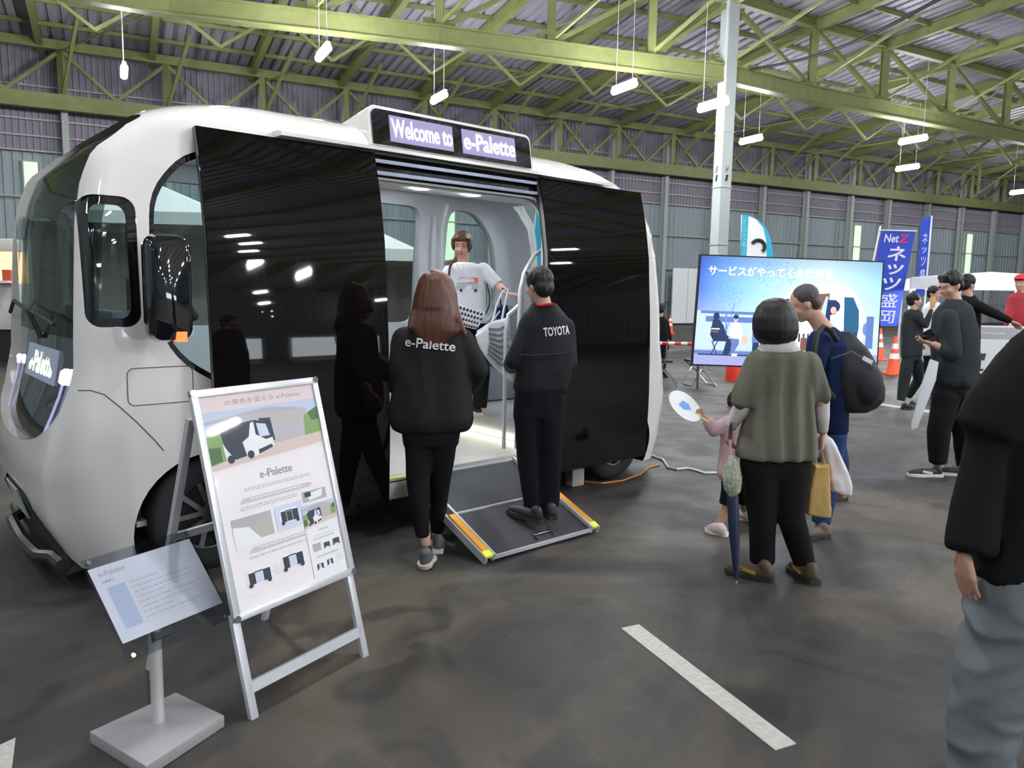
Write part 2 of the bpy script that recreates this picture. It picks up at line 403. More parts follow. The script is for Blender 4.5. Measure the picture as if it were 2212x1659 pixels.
# ---- rows for deck and purlins
def far_of(p):
    t = (WA-p).dot(wn); return p+wn*(t-.3)
rows = []
for p in NB:
    q = Vector((p.x, p.y, 0)); f = far_of(q)
    rows.append((f+Z*9.75, q+Z*10.98, q-wn*14+Z*11.7, q-wn*28+Z*11.2, q-wn*45+Z*10.6, q-wn*62+Z*10.0))
deck = thing('ceiling', None, None, (0, 0, 11)); deck['kind'] = 'structure'
for i in range(len(rows)-1):
    mb = MB(); A, B = rows[i], rows[i+1]; n = 9
    for j in range(n):
        for k in range(len(A)-1):
            t0, t1, t2 = j/n, (j+.6)/n, (j+1)/n
            P = lambda t, kk: A[kk].lerp(B[kk], t)
            mb.add([P(t0, k), P(t1, k), P(t1, k+1), P(t0, k+1)], [(0, 1, 2, 3)])
            mb.add([P(t1, k)+Z*.08, P(t2, k)+Z*.08, P(t2, k+1)+Z*.08, P(t1, k+1)+Z*.08], [(0, 1, 2, 3)])
            mb.add([P(t1, k), P(t1, k+1), P(t1, k+1)+Z*.08, P(t1, k)+Z*.08], [(0, 1, 2, 3)]); mb.add([P(t2, k)+Z*.08, P(t2, k+1)+Z*.08, P(t2, k+1), P(t2, k)], [(0, 1, 2, 3)])
    mb.build('roof_sheet', deckm, deck, world=True)
rb = thing('roof_beams', 'green steel beams and purlins carrying the ribbed roof sheets', 'beams', (0, 20, 10.5))
for i, A in enumerate(rows):
    for k in range(len(A)-1):
        mb = MB(); beamH(mb, A[k]-Z*.24, A[k+1]-Z*.24, .2, .36).build('roof_beam', steel, rb, world=True)
for k, ts in ((0, (.17, .34, .5, .67, .84)), (1, (.12, .25, .37, .5, .62, .75, .88)), (2, (.0, .12, .25, .37, .5, .62, .75, .88))):
    for t in ts:
        mb = MB()
        for i in range(len(rows)-1):
            mb.bar(rows[i][k].lerp(rows[i][k+1], t)-Z*.09, rows[i+1][k].lerp(rows[i+1][k+1], t)-Z*.09, .09, .13)
        mb.build('purlin', steel, rb, world=True)
# light horizontal bracing between near and far truss
for i in range(0, len(rows)-1, 2):
    a = rows[i][0].lerp(rows[i][1], .5)-Z*.5; b = rows[i+1][1]-Z*.5; c = rows[i+1][0].lerp(rows[i+1][1], .5)-Z*.5; d = rows[i][1]-Z*.5
    MB().bar(a, b, .05, .05).bar(c, d, .05, .05).build('cross_brace', steel, rb, world=True)
    a = rows[i][0]-Z*.6; b = rows[i][0].lerp(rows[i][1], .5)-Z*.5
    MB().bar(a, rows[i+1][0].lerp(rows[i+1][1], .5)-Z*.5, .05, .05).build('cross_brace', steel, rb, world=True)
# mid truss between (parallel to the wall), seen through the near truss
mt = thing('roof_truss', 'thin yellow-green truss between the column truss and the far wall', 'truss', (0, 27, 9))
mids = [A[0].lerp(A[1], .55) for A in rows if True]
for i in range(len(mids)-1):
    a, b = mids[i]-Z*.35, mids[i+1]-Z*.35; c = (a+b)/2-Z*1.2
    MB().bar(a, b, .16, .2).build('top_chord', steel, mt, world=True)
    MB().bar(a, c, .09, .09).bar(b, c, .09, .09).build('diagonal', steel, mt, world=True)
# ---- column
cz = NB[iC]; col = thing('support_column', 'pale grey steel box column with stencilled marks behind the big screen', 'column', (cz.x, cz.y, 0), math.radians(24))
colm = mat('column_paint', (.38, .41, .40), .45, noise_amt=.06)
ca = math.radians(24); 
MB().box((0, -.19, 5.4), (.40, .03, 10.8)).box((0, .19, 5.4), (.40, .03, 10.8)).box((-.19, 0, 5.4), (.03, .36, 10.8)).box((.19, 0, 5.4), (.03, .36, 10.8)).build('column_shaft', colm, col, bevel=0)
MB().box((0, 0, .15), (.7, .7, .3)).build('column_base', mat('concrete', (.35, .34, .32), .8), col)
mb = MB()
for z in (5.0, 6.7, 3.2): mb.box((0, 0, z), (.46, .46, .03))
mb.build('splice_plate', postgrey, col)
mb = MB()
for (t, z) in (('B', 5.45), ('1', 5.18)): text_on(mb, t, (-.209, .08, z), (0, -1, .3), (0, -.18, 1), .09, .20, .006)
for (t, z) in (('H', 5.45), ('1', 5.18)): text_on(mb, t, (-.06, -.209, z), (1, 0, .1), (.18, 0, 1), .09, .20, .006)
mb.build('stencil_mark', black_matte, col, label='black stencilled characters B 1 and H 1')
# cable slung from the column
pA = at(1620, 150, 25.0); pB = ground(2060, -20, 9.0)
pts = [pA.lerp(pB, t)-Z*(.35*math.sin(math.pi*t)) for t in [k/16 for k in range(17)]]
tag(MB().tube(pts, .045, 6).build('cable', black_matte, None, True), 'thick black cable slung from the column up to the right', 'cable')
pA = at(1325, 268, 27); pB = at(1562, 182, 25.6)
tag(MB().tube([pA.lerp(pB, k/8)-Z*(.1*math.sin(math.pi*k/8)) for k in range(9)], .03, 6).build('cable', black_matte, None, True), 'black cable running left from the column under the roof', 'cable')
# yellow mast pieces at the right
q = onplane(2112, 420, WP(0, 0, 6), wn)
o = thing('hanging_pole', 'yellow-green pole hanging below the far truss at the right', 'pole', q)
MB().bar(q, q+Z*2.2, .12, .12).build('pole', steel, o, world=True)
# ---- hanging lights
lampm = glow('lamp_white', (.93, .96, 1.0), LAMP_STRENGTH)
def make_light(p, rz, label, group=None, wire=2.8):
    t = thing('hanging_light', label, 'light', p, rz, group)
    MB().caps((0, -.5, 0), (0, .5, 0), .095).build('lamp_tube', lampm, t, True)
    MB().box((0, 0, .125), (.10, 1.1, .05)).build('housing', whitem, t)
    MB().tube([(0, -.4, .12), (0, -.4, wire)], .008, 5).tube([(0, .4, .12), (0, .4, wire)], .008, 5).build('wire', whitem, t)
    return t
wang = math.atan2(we.y, we.x)
vis = [((268, 155), 'hanging light at the far left above the shuttle bus nose'), ((698, 115), 'brightest hanging light above the left end of the bus roof'),
       ((948, 212), 'hanging light just above the lit destination sign'), ((1348, 190), 'hanging light left of the grey column, under the big truss'),
       ((1540, 228), 'hanging light touching the left side of the grey column'), ((1622, 303), 'hanging light just right of the grey column'),
       ((1972, 303), 'upper of the two stacked lights at the right'), ((1960, 363), 'lower of the two stacked lights at the right'), ((2205, 415), 'hanging light at the right edge of the hall')]
proto = None
for (px, lab) in vis:
    p = ground(px[0], px[1], 7.5 if px[0] != 1540 else 6.7)
    if proto is None: proto = make_light(p, wang, lab)
    else:
        o = copy_tree(proto); o.location = p; o['label'] = lab
hid = [(-14, 12), (-5, 13.5), (4, 14), (12, 13), (20, 15), (28, 20), (-10, 4), (-1, 4.5), (7, 4), (15, 3), (24, 5), (-8, -6), (2, -6), (11, -7), (20, -6), (-4, -16), (8, -17), (20, -17), (34, 4), (34, -10), (10, -28), (26, -28), (38, 24), (46, 34), (-20, -2)]
hid += [(-1.5+.952*t+.431*o_, 4.6-.431*t+.952*o_) for t in (20, 27, 34, 42, 51, 61, 72) for o_ in (-9, -1, 7)]
for (x, y) in hid:
    o = copy_tree(proto); o.location = (x, y, 7.5); o['label'] = 'hanging light beyond the frame, lighting the hall from above or behind'; o['group'] = 'hall lights outside the view'
# ============================================================ BUS (local frame: x back along the bus, y into it, z up; origin at the near rear wheel)
BA = math.radians(41.3); BP = Vector((.877, 6.44, 0))
bd = Vector((math.cos(BA), math.sin(BA), 0)); bn = Vector((-bd.y, bd.x, 0))
def BW(x, y, z): return BP+bd*x+bn*y+Z*z
bus = thing('shuttle_bus', 'white boxy autonomous shuttle bus with open black sliding doors and lit sign', 'bus', BP, BA)
CX, CY = -1.78, .975
PZ = [(.17, 2.26), (.22, 2.32), (.4, 2.38), (.67, 2.40), (.85, 2.36), (1.0, 2.31), (1.2, 2.27), (1.6, 2.245), (1.9, 2.23), (2.1, 2.20), (2.28, 2.14), (2.43, 2.0), (2.53, 1.87), (2.6, 1.73), (2.65, 1.58), (2.69, 1.3), (2.72, 1.0), (2.745, .5), (2.755, .1)]
QZ = [(.17, .93), (.22, .955), (.4, .975), (.9, .985), (1.35, .985), (1.9, .955), (2.2, .92), (2.4, .885), (2.5, .86), (2.58, .81), (2.64, .73), (2.68, .62), (2.72, .42), (2.745, .2), (2.755, .05)]
RZ = [(.17, .24), (.4, .26), (.8, .18), (1.0, .12), (1.5, .09), (2.2, .12), (2.5, .2), (2.65, .3), (2.755, .02)]
def interp(T, z):
    if z <= T[0][0]: return T[0][1]
    for (a, p), (b, q) in zip(T, T[1:]):
        if z <= b: t = (z-a)/(b-a); t = t*t*(3-2*t)*.35+t*.65; return p+(q-p)*t
    return T[-1][1]
BOW = [(.17, .04), (.8, .045), (1.2, .035), (1.6, .035), (2.3, .02), (2.6, 0)]
def ring(z, dp=0.0, dq=0.0):
    P = max(.03, interp(PZ, z)-dp); Q = max(.02, interp(QZ, z)-dq); r = min(interp(RZ, z), P*.8, Q*.8); bw = interp(BOW, z)
    pts = []
    na, nx, ny = 8, 40, 14
    for q, (sx, sy, a0) in enumerate(((1, 1, 0), (-1, 1, 90), (-1, -1, 180), (1, -1, 270))):
        for k in range(na+1):
            a = math.radians(a0+90*k/na); pts.append([sx*(P-r)+r*math.cos(a), sy*(Q-r)+r*math.sin(a)])
        n = nx if q in (0, 2) else ny
        nxt = ((-1, 1, 90), (-1, -1, 180), (1, -1, 270), (1, 1, 0))[q]
        e0 = pts[-1]; a = math.radians(nxt[2]); e1 = [nxt[0]*(P-r)+r*math.cos(a), nxt[1]*(Q-r)+r*math.sin(a)]
        for k in range(1, n): t = k/n; pts.append([e0[0]+(e1[0]-e0[0])*t, e0[1]+(e1[1]-e0[1])*t])
    out = []
    for x, y in pts:
        e = max(0, (abs(x)-(P-r))/r) if r > 0 else 1
        if x > 0: x *= 1+interp([(.10, .27), (.4, .20), (.67, .18), (1.0, .16), (1.4, .14), (2.3, .12), (2.6, .11)], z)/P
        x += math.copysign(bw*(1-min(1, abs(y)/Q)**2)*min(1, e), x)
        out.append(Vector((CX+x, CY+y, z)))
    return out
def shell(z0, z1, dp, dq, dz=0.0, nz=46):
    zs = []
    for k in range(nz+1):
        t = k/nz; zs.append(z0+(z1-z0)*(1-(1-t)**1.6))
    mb = MB(); mb.loft([[p-Z*dz for p in ring(z, dp, dq)] for z in zs]); return mb
def prismY(poly, y0, y1, mats=(None,)):   # poly in x,z
    mb = MB(); mb.loft([[Vector((p[0], y0, p[1])) for p in poly], [Vector((p[0], y1, p[1])) for p in poly]]); return mb.mesh('c', [m for m in mats if m])
def prismX(poly, x0, x1, mats=(None,)):   # poly in y,z
    mb = MB(); mb.loft([[Vector((x0, p[0], p[1])) for p in poly], [Vector((x1, p[0], p[1])) for p in poly]]); return mb.mesh('c', [m for m in mats if m])
U = lambda P: [(CX+a, b) for a, b in P]
W1 = U(rrect(-2.215, 1.40, -1.955, 2.06, .07))
W2 = U(roundpoly([(-1.915, 1.50), (-1.885, 2.10), (-1.70, 2.32), (-1.45, 2.38), (-.50, 2.38), (-.5, .60), (-1.50, 1.03), (-1.80, 1.22)], .16))
W2n = U(roundpoly([(-1.915, 1.50), (-1.885, 2.10), (-1.70, 2.32), (-1.45, 2.38), (-.72, 2.38), (-.72, .70), (-1.50, 1.03), (-1.80, 1.22)], .16))
RW = U(roundpoly([(1.05, .70), (1.05, 2.38), (1.45, 2.38), (1.70, 2.32), (1.885, 2.10), (1.915, 1.5), (1.80, 1.22), (1.5, 1.03)], .16))
OPEN = U(rrect(-.60, .33, 1.00, 2.31, [.20, .05, .01, .01]))
FARA = U(roundpoly([(-1.915, 1.50), (-1.885, 2.10), (-1.70, 2.32), (-1.45, 2.38), (1.02, 2.38), (1.02, 1.30), (-1.6, 1.30), (-1.80, 1.22)], .14))
FARB = U(roundpoly([(1.34, 1.30), (1.34, 2.38), (1.66, 2.38), (1.92, 2.14), (2.04, 1.7), (2.02, 1.45), (1.95, 1.30)], .13))
def sy(z, k=.07): return CY-interp(QZ, z)+k
_l = [(sy(z), z) for z in (2.52, 2.4, 2.2, 1.9, 1.6, 1.3)]+[(.065, 1.08), (.16, .90), (.40, .79), (.72, .745)]
FRONT = roundpoly(_l+[(2*CY-a-.05, b) for a, b in reversed(_l)], .10, 3)
REAR = roundpoly([(a+.22, b) for a, b in _l]+[(2*CY-a-.22, b) for a, b in reversed(_l)], .10, 3)
GRILL = roundpoly([(.12, .05), (.30, .22), (.62, .45), (1.33, .45), (1.65, .22), (1.83, .05)], .12)
outer = shell(.11, 2.755, 0, 0).mesh('o', [white])
inner = shell(.33, 2.72, .07, .07, .06).mesh('i', [inner_grey])
arch = []
for ux in (-1.62, 1.84):
    for y0, y1 in ((-.3, .36), (1.59, 2.3)):
        mb = MB(); c = Vector((CX+ux, 0, .28)); R = .415 if ux < 0 else .44
        pl = [(c.x+R*math.cos(t), c.z+R*math.sin(t)) for t in [2*math.pi*k/40 for k in range(40)]]
        arch.append(prismY(pl, y0, y1, (black_matte,)))
cut = [inner, prismY(W1, -.4, 2.4, (white,)), prismY(W2, -.4, .5, (greytrim,)), prismY(RW, -.4, .5, (greytrim,)), prismY(OPEN, -.4, .5, (greytrim,)),
       prismY(FARA, 1.3, 2.4, (inner_grey,)), prismY(FARB, 1.3, 2.4, (inner_grey,)), prismX(FRONT, CX-3.2, CX-1.72, (white,)), prismX(REAR, CX+1.95, CX+3.2, (white,)),
       prismX(GRILL, CX-3.2, CX-2.25, (black_matte,)), prismX(GRILL, CX+2.25, CX+3.2, (black_matte,))]+arch
cut.append(MB().box((-1.66, .975, .10), (2.72, 2.6, .22)).mesh('c', [black_matte]))
body = boolean(outer, cut); shade(body, 32)
link(body, 'body', bus)
# glazing
tint = mat('tinted_glass', (.55, .60, .58), .0, trans=1.0, ior=1.12, spec=.8)
def glass_mat(c0, c1, nm):
    m = bpy.data.materials.new(nm); m.use_nodes = True; nt = m.node_tree; nt.nodes.remove(nt.nodes['Principled BSDF']); N = nt.nodes.new
    t = N('ShaderNodeBsdfTransparent'); g = N('ShaderNodeBsdfGlossy'); g.inputs['Roughness'].default_value = .015; fr = N('ShaderNodeLayerWeight'); fr.inputs['Blend'].default_value = .28
    pw_ = N('ShaderNodeMath'); pw_.operation = 'POWER'; pw_.inputs[1].default_value = 3.5; lw = N('ShaderNodeMath'); lw.operation = 'ADD'; lw.inputs[1].default_value = .03; mx = N('ShaderNodeMixShader')
    nz = N('ShaderNodeTexNoise'); nz.inputs['Scale'].default_value = 2; rp = N('ShaderNodeMix'); rp.data_type = 'RGBA'
    rp.inputs[6].default_value = (*c0, 1); rp.inputs[7].default_value = (*c1, 1); nt.links.new(nz.outputs['Fac'], rp.inputs[0]); nt.links.new(rp.outputs[2], t.inputs[0])
    nt.links.new(fr.outputs[1], pw_.inputs[0]); nt.links.new(pw_.outputs[0], lw.inputs[0]); nt.links.new(lw.outputs[0], mx.inputs[0]); nt.links.new(t.outputs[0], mx.inputs[1]); nt.links.new(g.outputs[0], mx.inputs[2])
    nt.links.new(mx.outputs[0], nt.nodes['Material Output'].inputs[0]); return m
glassm = glass_mat((.84, .90, .90), (.86, .92, .92), 'window_glass'); glassd = glass_mat((.44, .50, .45), (.48, .54, .49), 'windscreen_glass')
def pane(poly, ax, a, b, inset, name, m, lab=None, minus=None, ring_w=None):
    sh = shell(.17, 2.755, inset, inset, 0, 40).mesh('s'); si = shell(.17, 2.73, inset+.012, inset+.012, .0, 40).mesh('si')
    f = prismY if ax == 'y' else prismX
    r = boolean(sh, [f(poly, a, b)], 'INTERSECT'); r = boolean(r, [si])
    if minus: r = boolean(r, [minus])
    r.materials.clear(); r.materials.append(m); shade(r, 30); return link(r, name, bus, label=lab)
def shrink(P, k):
    cx = sum(p[0] for p in P)/len(P); cy = sum(p[1] for p in P)/len(P); out = []
    xs = max(abs(p[0]-cx) for p in P); ys = max(abs(p[1]-cy) for p in P)
    return [(cx+(p[0]-cx)*(xs-k)/xs, cy+(p[1]-cy)*(ys-k)/ys) for p in P]
pane(W1, 'y', -.4, .5, .018, 'quarter_window', glassm, 'small tinted quarter window pane')
pane(W1, 'y', -.4, .5, .010, 'window_frame', black_gloss, 'glossy black frame of the quarter window', minus=prismY(shrink(W1, .045), -1, 1))
pane(W2n, 'y', -.4, .5, .03, 'side_window', glassm)
pane(W2n, 'y', -.4, .5, .022, 'window_frame', black_gloss, 'glossy black window border', minus=prismY(shrink(W2n, .05), -1, 1))
pane(W1, 'y', 1.5, 2.4, .02, 'quarter_window', glassm)
pane(FARA, 'y', 1.5, 2.4, .02, 'side_window', glassm); pane(FARB, 'y', 1.5, 2.4, .02, 'side_window', glassm)
FU = [(p[0], p[1]) for p in FRONT]
lowcut = MB().box((CX, CY, .3), (8, 4, 2.06)).mesh(); upcut = MB().box((CX, CY, 2.83), (8, 4, 3.0)).mesh()
pane(FU, 'x', CX-3.2, CX-1.72, .05, 'windscreen', glassd, 'tall curved tinted windscreen', minus=lowcut)
pane(FU, 'x', CX-3.2, CX-1.5, .05, 'front_panel', black_gloss, 'glossy black lower front panel', minus=upcut)
lowcut = MB().box((CX, CY, .3), (8, 4, 2.06)).mesh(); upcut = MB().box((CX, CY, 2.83), (8, 4, 3.0)).mesh()
pane(REAR, 'x', CX+1.95, CX+3.2, .05, 'rear_window', glassm, None, minus=lowcut)
pane(REAR, 'x', CX+1.95, CX+3.2, .05, 'rear_panel', black_gloss, None, minus=upcut)
# wheel wells
for ux in (-1.62, 1.84):
    for y0, y1 in ((.02, .38), (1.93, 1.57)):
        mb = MB(); ro = []; c = (CX+ux, .28)
        A = [Vector((c[0]+(.42)*math.cos(t), y0, c[1]+(.42)*math.sin(t))) for t in [math.pi*k/20-.3+.6*k/20 for k in range(21)]]
        B = [Vector((p.x, y1, p.z)) for p in A]
        vs = A+B+[Vector((c[0], y1, c[1]))]; fs = [(k, k+1, 22+k, 21+k) for k in range(20)]+[(21+k, 22+k, 42) for k in range(20)]
        mb.add(vs, fs).build('wheel_well', black_matte, bus)
# wheels
def wheel(x, y, s):
    mb = MB(); R, w = .33, .205; prof = [(.20, -w/2), (.26, -w/2-.005), (.31, -w/2+.01), (R, -w/2+.04), (R, w/2-.04), (.31, w/2-.01), (.26, w/2+.005), (.20, w/2)]
    n = 40; vs = []; fs = []
    for (r, o) in prof:
        for k in range(n): t = 2*math.pi*k/n; vs.append((x+r*math.cos(t), y+o, .33+r*math.sin(t)))
    m = len(prof)
    for j in range(m): fs += [(j*n+k, j*n+(k+1) % n, ((j+1) % m)*n+(k+1) % n, ((j+1) % m)*n+k) for k in range(n)]
    t = mb.add(vs, fs).build('tyre', rubber, bus, True)
    mb = MB(); yo = y-s*.06
    mb.cyl((x, yo, .33), (x, yo+s*.02, .33), .205, None, 32)
    mb.build('wheel_disc', black_matte, t)
    mb = MB()
    for k in range(5):
        a = 2*math.pi*k/5+.3; d = Vector((math.cos(a), 0, math.sin(a))); c = Vector((x, yo-s*.02, .33)); p = Vector((-d.z, 0, d.x))
        for q in (-.35, .35): mb.bar(c+d*.03, c+(d+p*q).normalized()*.20, .028, .02, (0, 1, 0))
    mb.cyl((x, yo-s*.035, .33), (x, yo, .33), .05)
    mb.tube([(x+.2*math.cos(t), yo-s*.02, .33+.2*math.sin(t)) for t in [2*math.pi*k/32 for k in range(32)]], .012, 6, closed=True)
    mb.build('alloy_spokes', mat('alloy', (.30, .30, .31), .3, metal=.8), t)
for ux in (-1.62, 1.84): wheel(CX+ux, .125, 1); wheel(CX+ux, 1.825, -1)
# underbody
MB().box((CX, CY, .25), (2.7, 1.6, .14)).build('underbody', black_matte, bus, bevel=.02)
# doors
def dY(z):
    T = [(.2, -.128), (.7, -.142), (1.0, -.137), (1.35, -.124), (1.9, -.085), (2.2, -.035), (2.47, .035)]
    return interp(T, z)
def door(x0, x1, nm):
    n = 16; zs = [.215+(2.465-.215)*k/n for k in range(n+1)]; rings = []
    for z in zs:
        y = dY(z); rings.append([Vector((x0, y, z)), Vector((x1, y, z)), Vector((x1, y+.012, z)), Vector((x0, y+.012, z))])
    g = MB().loft(rings).build('sliding_door', black_door, bus, 30, label=nm)
    f = MB()
    for xa, xb in ((x0+.004, x0+.05), (x1-.05, x1-.004)):
        f.loft([[Vector((xa, dY(z)+.013, z)), Vector((xb, dY(z)+.013, z)), Vector((xb, dY(z)+.05, z)), Vector((xa, dY(z)+.05, z))] for z in zs])
    for z in (.26, 1.1, 2.40): f.box(((x0+x1)/2, dY(z)+.033, z), (x1-x0-.06, .035, .07))
    f.build('door_frame', greytrim, g)
    s = MB().loft([[Vector((xa, dY(z)+.06, z)), Vector((xb, dY(z)+.06, z)), Vector((xb, dY(z)+.075, z)), Vector((xa, dY(z)+.075, z))] for xa, xb in ((x0+.01, x0+.03),) for z in zs])
    s.build('rubber_seal', rubber, g)
    return g
door(-3.42, -2.32, 'left sliding door slid open towards the nose, mirror-black glass')
door(-.90, .28, 'right sliding door slid open towards the tail, mirror-black glass')
# header, rail, lip over the opening
def bodyY(z, ins=0): return CY-interp(QZ, z)+ins
mb = MB(); mb.loft([[Vector((-2.46, bodyY(z, -.006), z)), Vector((-.8, bodyY(z, -.006), z)), Vector((-.8, bodyY(z, .02), z)), Vector((-2.46, bodyY(z, .02), z))] for z in (2.325, 2.36, 2.40, 2.44, 2.47)])
mb.build('door_header', black_gloss, bus)
mb = MB()
for z, y in ((2.345, .045), (2.42, .06)): mb.box((-1.4, y, z), (2.2, .035, .022))
mb.build('door_rail', mat('rail_blue', (.10, .11, .15), .25, metal=.6), bus)
MB().loft([[Vector((x, .00, 2.478)), Vector((x, .00, 2.498)), Vector((x, .05, 2.512)), Vector((x, .16, 2.515)), Vector((x, .16, 2.478))] for x in (-2.95, -2.9, -.2, -.1)]).build('rain_gutter', white, bus, 40)
mb = MB(); fr = U(rrect(-.60, .33, 1.00, 2.31, [.20, .05, .01, .01])); mb.tube([(p[0], .055+max(0, (p[1]-1.35))*.07, p[1]) for p in fr], .016, 6, closed=True)
mb.build('door_seal', mat('seal_light', (.62, .62, .62), .5), bus)
# destination sign on the roof edge
yb, yt = .115, .155
sx0, sx1, sz0, sz1 = -2.30, -.90, 2.53, 2.785
pl = rrect(sx0, sz0, sx1, sz1, [.05, .05, .005, .005])
mb = MB(); N1 = [Vector((p[0], yb+(p[1]-sz0)*.16, p[1])) for p in pl]
mid = Vector(((sx0+sx1)/2, 0, 2.5))
N2 = [Vector((mid.x+(p[0]-mid.x)*1.06, .42, 2.5+(p[1]-2.5)*.75)) for p in pl]; N3 = [Vector((mid.x+(p[0]-mid.x)*1.12, .75, 2.5+(p[1]-2.5)*.35)) for p in pl]
mb.loft([N1, N2, N3]); sg = mb.build('sign_housing', white, bus, 45)
def sgn(x, z, o=0.0): return Vector((x, yb+(z-sz0)*.16-o, z))
pi = rrect(sx0+.018, sz0+.005, sx1-.018, sz1-.022, [.045, .045, .005, .005])
MB().loft([[sgn(p[0], p[1], .001) for p in pi], [sgn(p[0], p[1], .012) for p in pi]]).build('sign_face', black_gloss, sg)
def led(x0, x1, z0, z1, s):
    MB().loft([[sgn(x0, z0, .013), sgn(x1, z0, .013), sgn(x1, z1, .013), sgn(x0, z1, .013)], [sgn(x0, z0, .016), sgn(x1, z0, .016), sgn(x1, z1, .016), sgn(x0, z1, .016)]]).build('led_panel', glow('led_back', (.55, .50, .90), .22), sg)
    mb = MB(); text_on(mb, s, sgn(x0+.012, z0+.03, .018), (1, 0, 0), (0, .16, 1), x1-x0-.02, z1-z0-.05, .002, .016); mb.build('led_text', glow('led_white', (1, .97, 1), 2.2), sg, label='lit white letters reading '+s)
led(sx0+.145, sx0+.655, sz0+.035, sz1-.05, 'Welcome to'); led(sx0+.735, sx1-.17, sz0+.035, sz1-.05, 'e-Palette')
# front: led display, headlights, plate, bumper
def fx(y, z, ins): # x of front surface
    P = interp(PZ, z)-ins; bw = interp(BOW, z); Q = interp(QZ, z)
    return CX-(P+bw*(1-min(1, abs(y-CY)/Q)**2))
def onfront(pts, o=.0): return [Vector((fx(y, z, .05)-o, y, z)) for y, z in pts]
dp = [(.48, 1.06), (.48, 1.25), (1.28, 1.25), (1.28, 1.06)]
dsp = MB().loft([onfront(dp, .002), onfront(dp, .010)]).build('display', glow('display_back', (.35, .42, .55), .22), bus, label='lit front display reading e-Palette')
v, f, a_ = text2d('e-Palette', .03)
MB().add([Vector((fx(1.19-.64*p[0], 1.095+.125*p[1], .05)-.013, 1.19-.64*p[0], 1.095+.125*p[1])) for p in v], f).build('display_text', glow('display_text', (.75, 1, .55), 1.3), dsp)
for s, yc in ((1, .30), (-1, 1.60)):
    mb = MB(); ps = [Vector((fx(yc+s*dy, z, .05)-.012, yc+s*dy, z)) for dy, z in ((-.08, 1.13), (-.04, 1.14), (.0, 1.10), (.02, 1.02), (.05, .90), (.09, .83))]
    h = MB().tube(ps[:3], [.028, .036, .024] if s > 0 else [.012, .015, .010], 10).build('headlight', glow('headlight', (.9, .93, 1), 2.5), bus, True)
    MB().tube(ps[2:], .007 if s > 0 else .004, 8).build('light_strip', glow('light_strip', (.5, .52, .95), .35), h, True)
for sgnx, nm in ((-1, 'front_bumper'), (1, 'rear_bumper')):
    mb = MB(); G = roundpoly([(.20, .09), (.34, .24), (.64, .44), (1.31, .44), (1.61, .24), (1.75, .09)], .12)
    def bx(y, z, o): return CX+sgnx*(interp(PZ, z)+interp(BOW, z)*(1-min(1, abs(y-CY)/.97)**2)+o)
    mb.loft([[Vector((bx(y, max(z, .17), -.16), y, z)) for y, z in G], [Vector((bx(y, max(z, .17), .03 if z < .2 else .012), y, z-(.05 if z < .2 else 0))) for y, z in shrink(G, .01)]])
    b_ = mb.build(nm, black_matte, bus, 40)
    lip = [Vector((bx(y, .17, .10 if abs(y-CY) < .5 else .05), y, .09+.05*abs(y-CY))) for y in [.25+1.45*k/20 for k in range(21)]]
    MB().tube(lip, .035, 8).build('bumper_lip', mat('lip_grey', (.02, .02, .022), .3), b_, True)
    if sgnx < 0:
        q = [(.80, .26), (1.15, .26), (1.15, .44), (.80, .44)]
        MB().loft([[Vector((bx(y, z, .012), y, z)) for y, z in q], [Vector((bx(y, z, .022), y, z)) for y, z in q]]).build('number_plate', mat('plate', (.40, .45, .41), .4, noise_amt=.2, nscale=60), b_)
# wipers
mb = MB(); mb.tube([Vector((fx(y, z, .02)-.03, y, z)) for y, z in ((.35, 1.40), (.7, 1.44), (1.1, 1.46), (1.6, 1.50), (1.80, 1.42))], .012, 6).tube([Vector((fx(.9, 1.3, .04), .9, 1.30)), Vector((fx(.9, 1.45, .02)-.04, .95, 1.46))], .014, 6)
mb.build('wiper', black_matte, bus)
# far side marker bar on the roof, mirror
mb = MB(); mb.loft([[Vector((x, y, z+dz)) for (y, z, dz) in ((.35, 0, 0), (1.6, 0, 0), (1.6, 0, .025), (.35, 0, .025))] for x, z in ((-3.75, 2.44), (-3.55, 2.57), (-3.40, 2.63))]) if False else None

def mirror(s, y):
    mb = MB(); c = Vector((-3.665, y, 1.60)); pl = rrect(-.105, -.27, .105, .27, .06)
    mb.loft([[c+Vector((p[0]*q, d, p[1]*q)) for p in pl] for d, q in ((-.075, .8), (-.06, .95), (0, 1), (.05, .97), (.07, .8))])
    mo = mb.build('side_mirror', black_gloss, bus, 50)
    MB().tube([(c.x+.05, y, 1.55), (c.x+.13, y+s*.10, 1.5), (c.x+.20, y+s*.22, 1.45)], .028, 8).build('mirror_arm', black_matte, mo)
    MB().prism(rrect(-.08, -.22, .08, .22, .04), (c.x+.105, y, 1.60), (0, 1, 0), (0, 0, 1), .004).build('mirror_glass', chrome, mo) if False else None
    MB().box((c.x+.04, y-s*.05, 1.36), (.05, .06, .05)).build('red_reflection', glow('reflection_red', (1, .12, .03), 1.5), mo, label='small red reflection in the glass, modelled as a glowing block')  # stands in for a red reflection in the glass, as a glowing block
mirror(1, -.20)
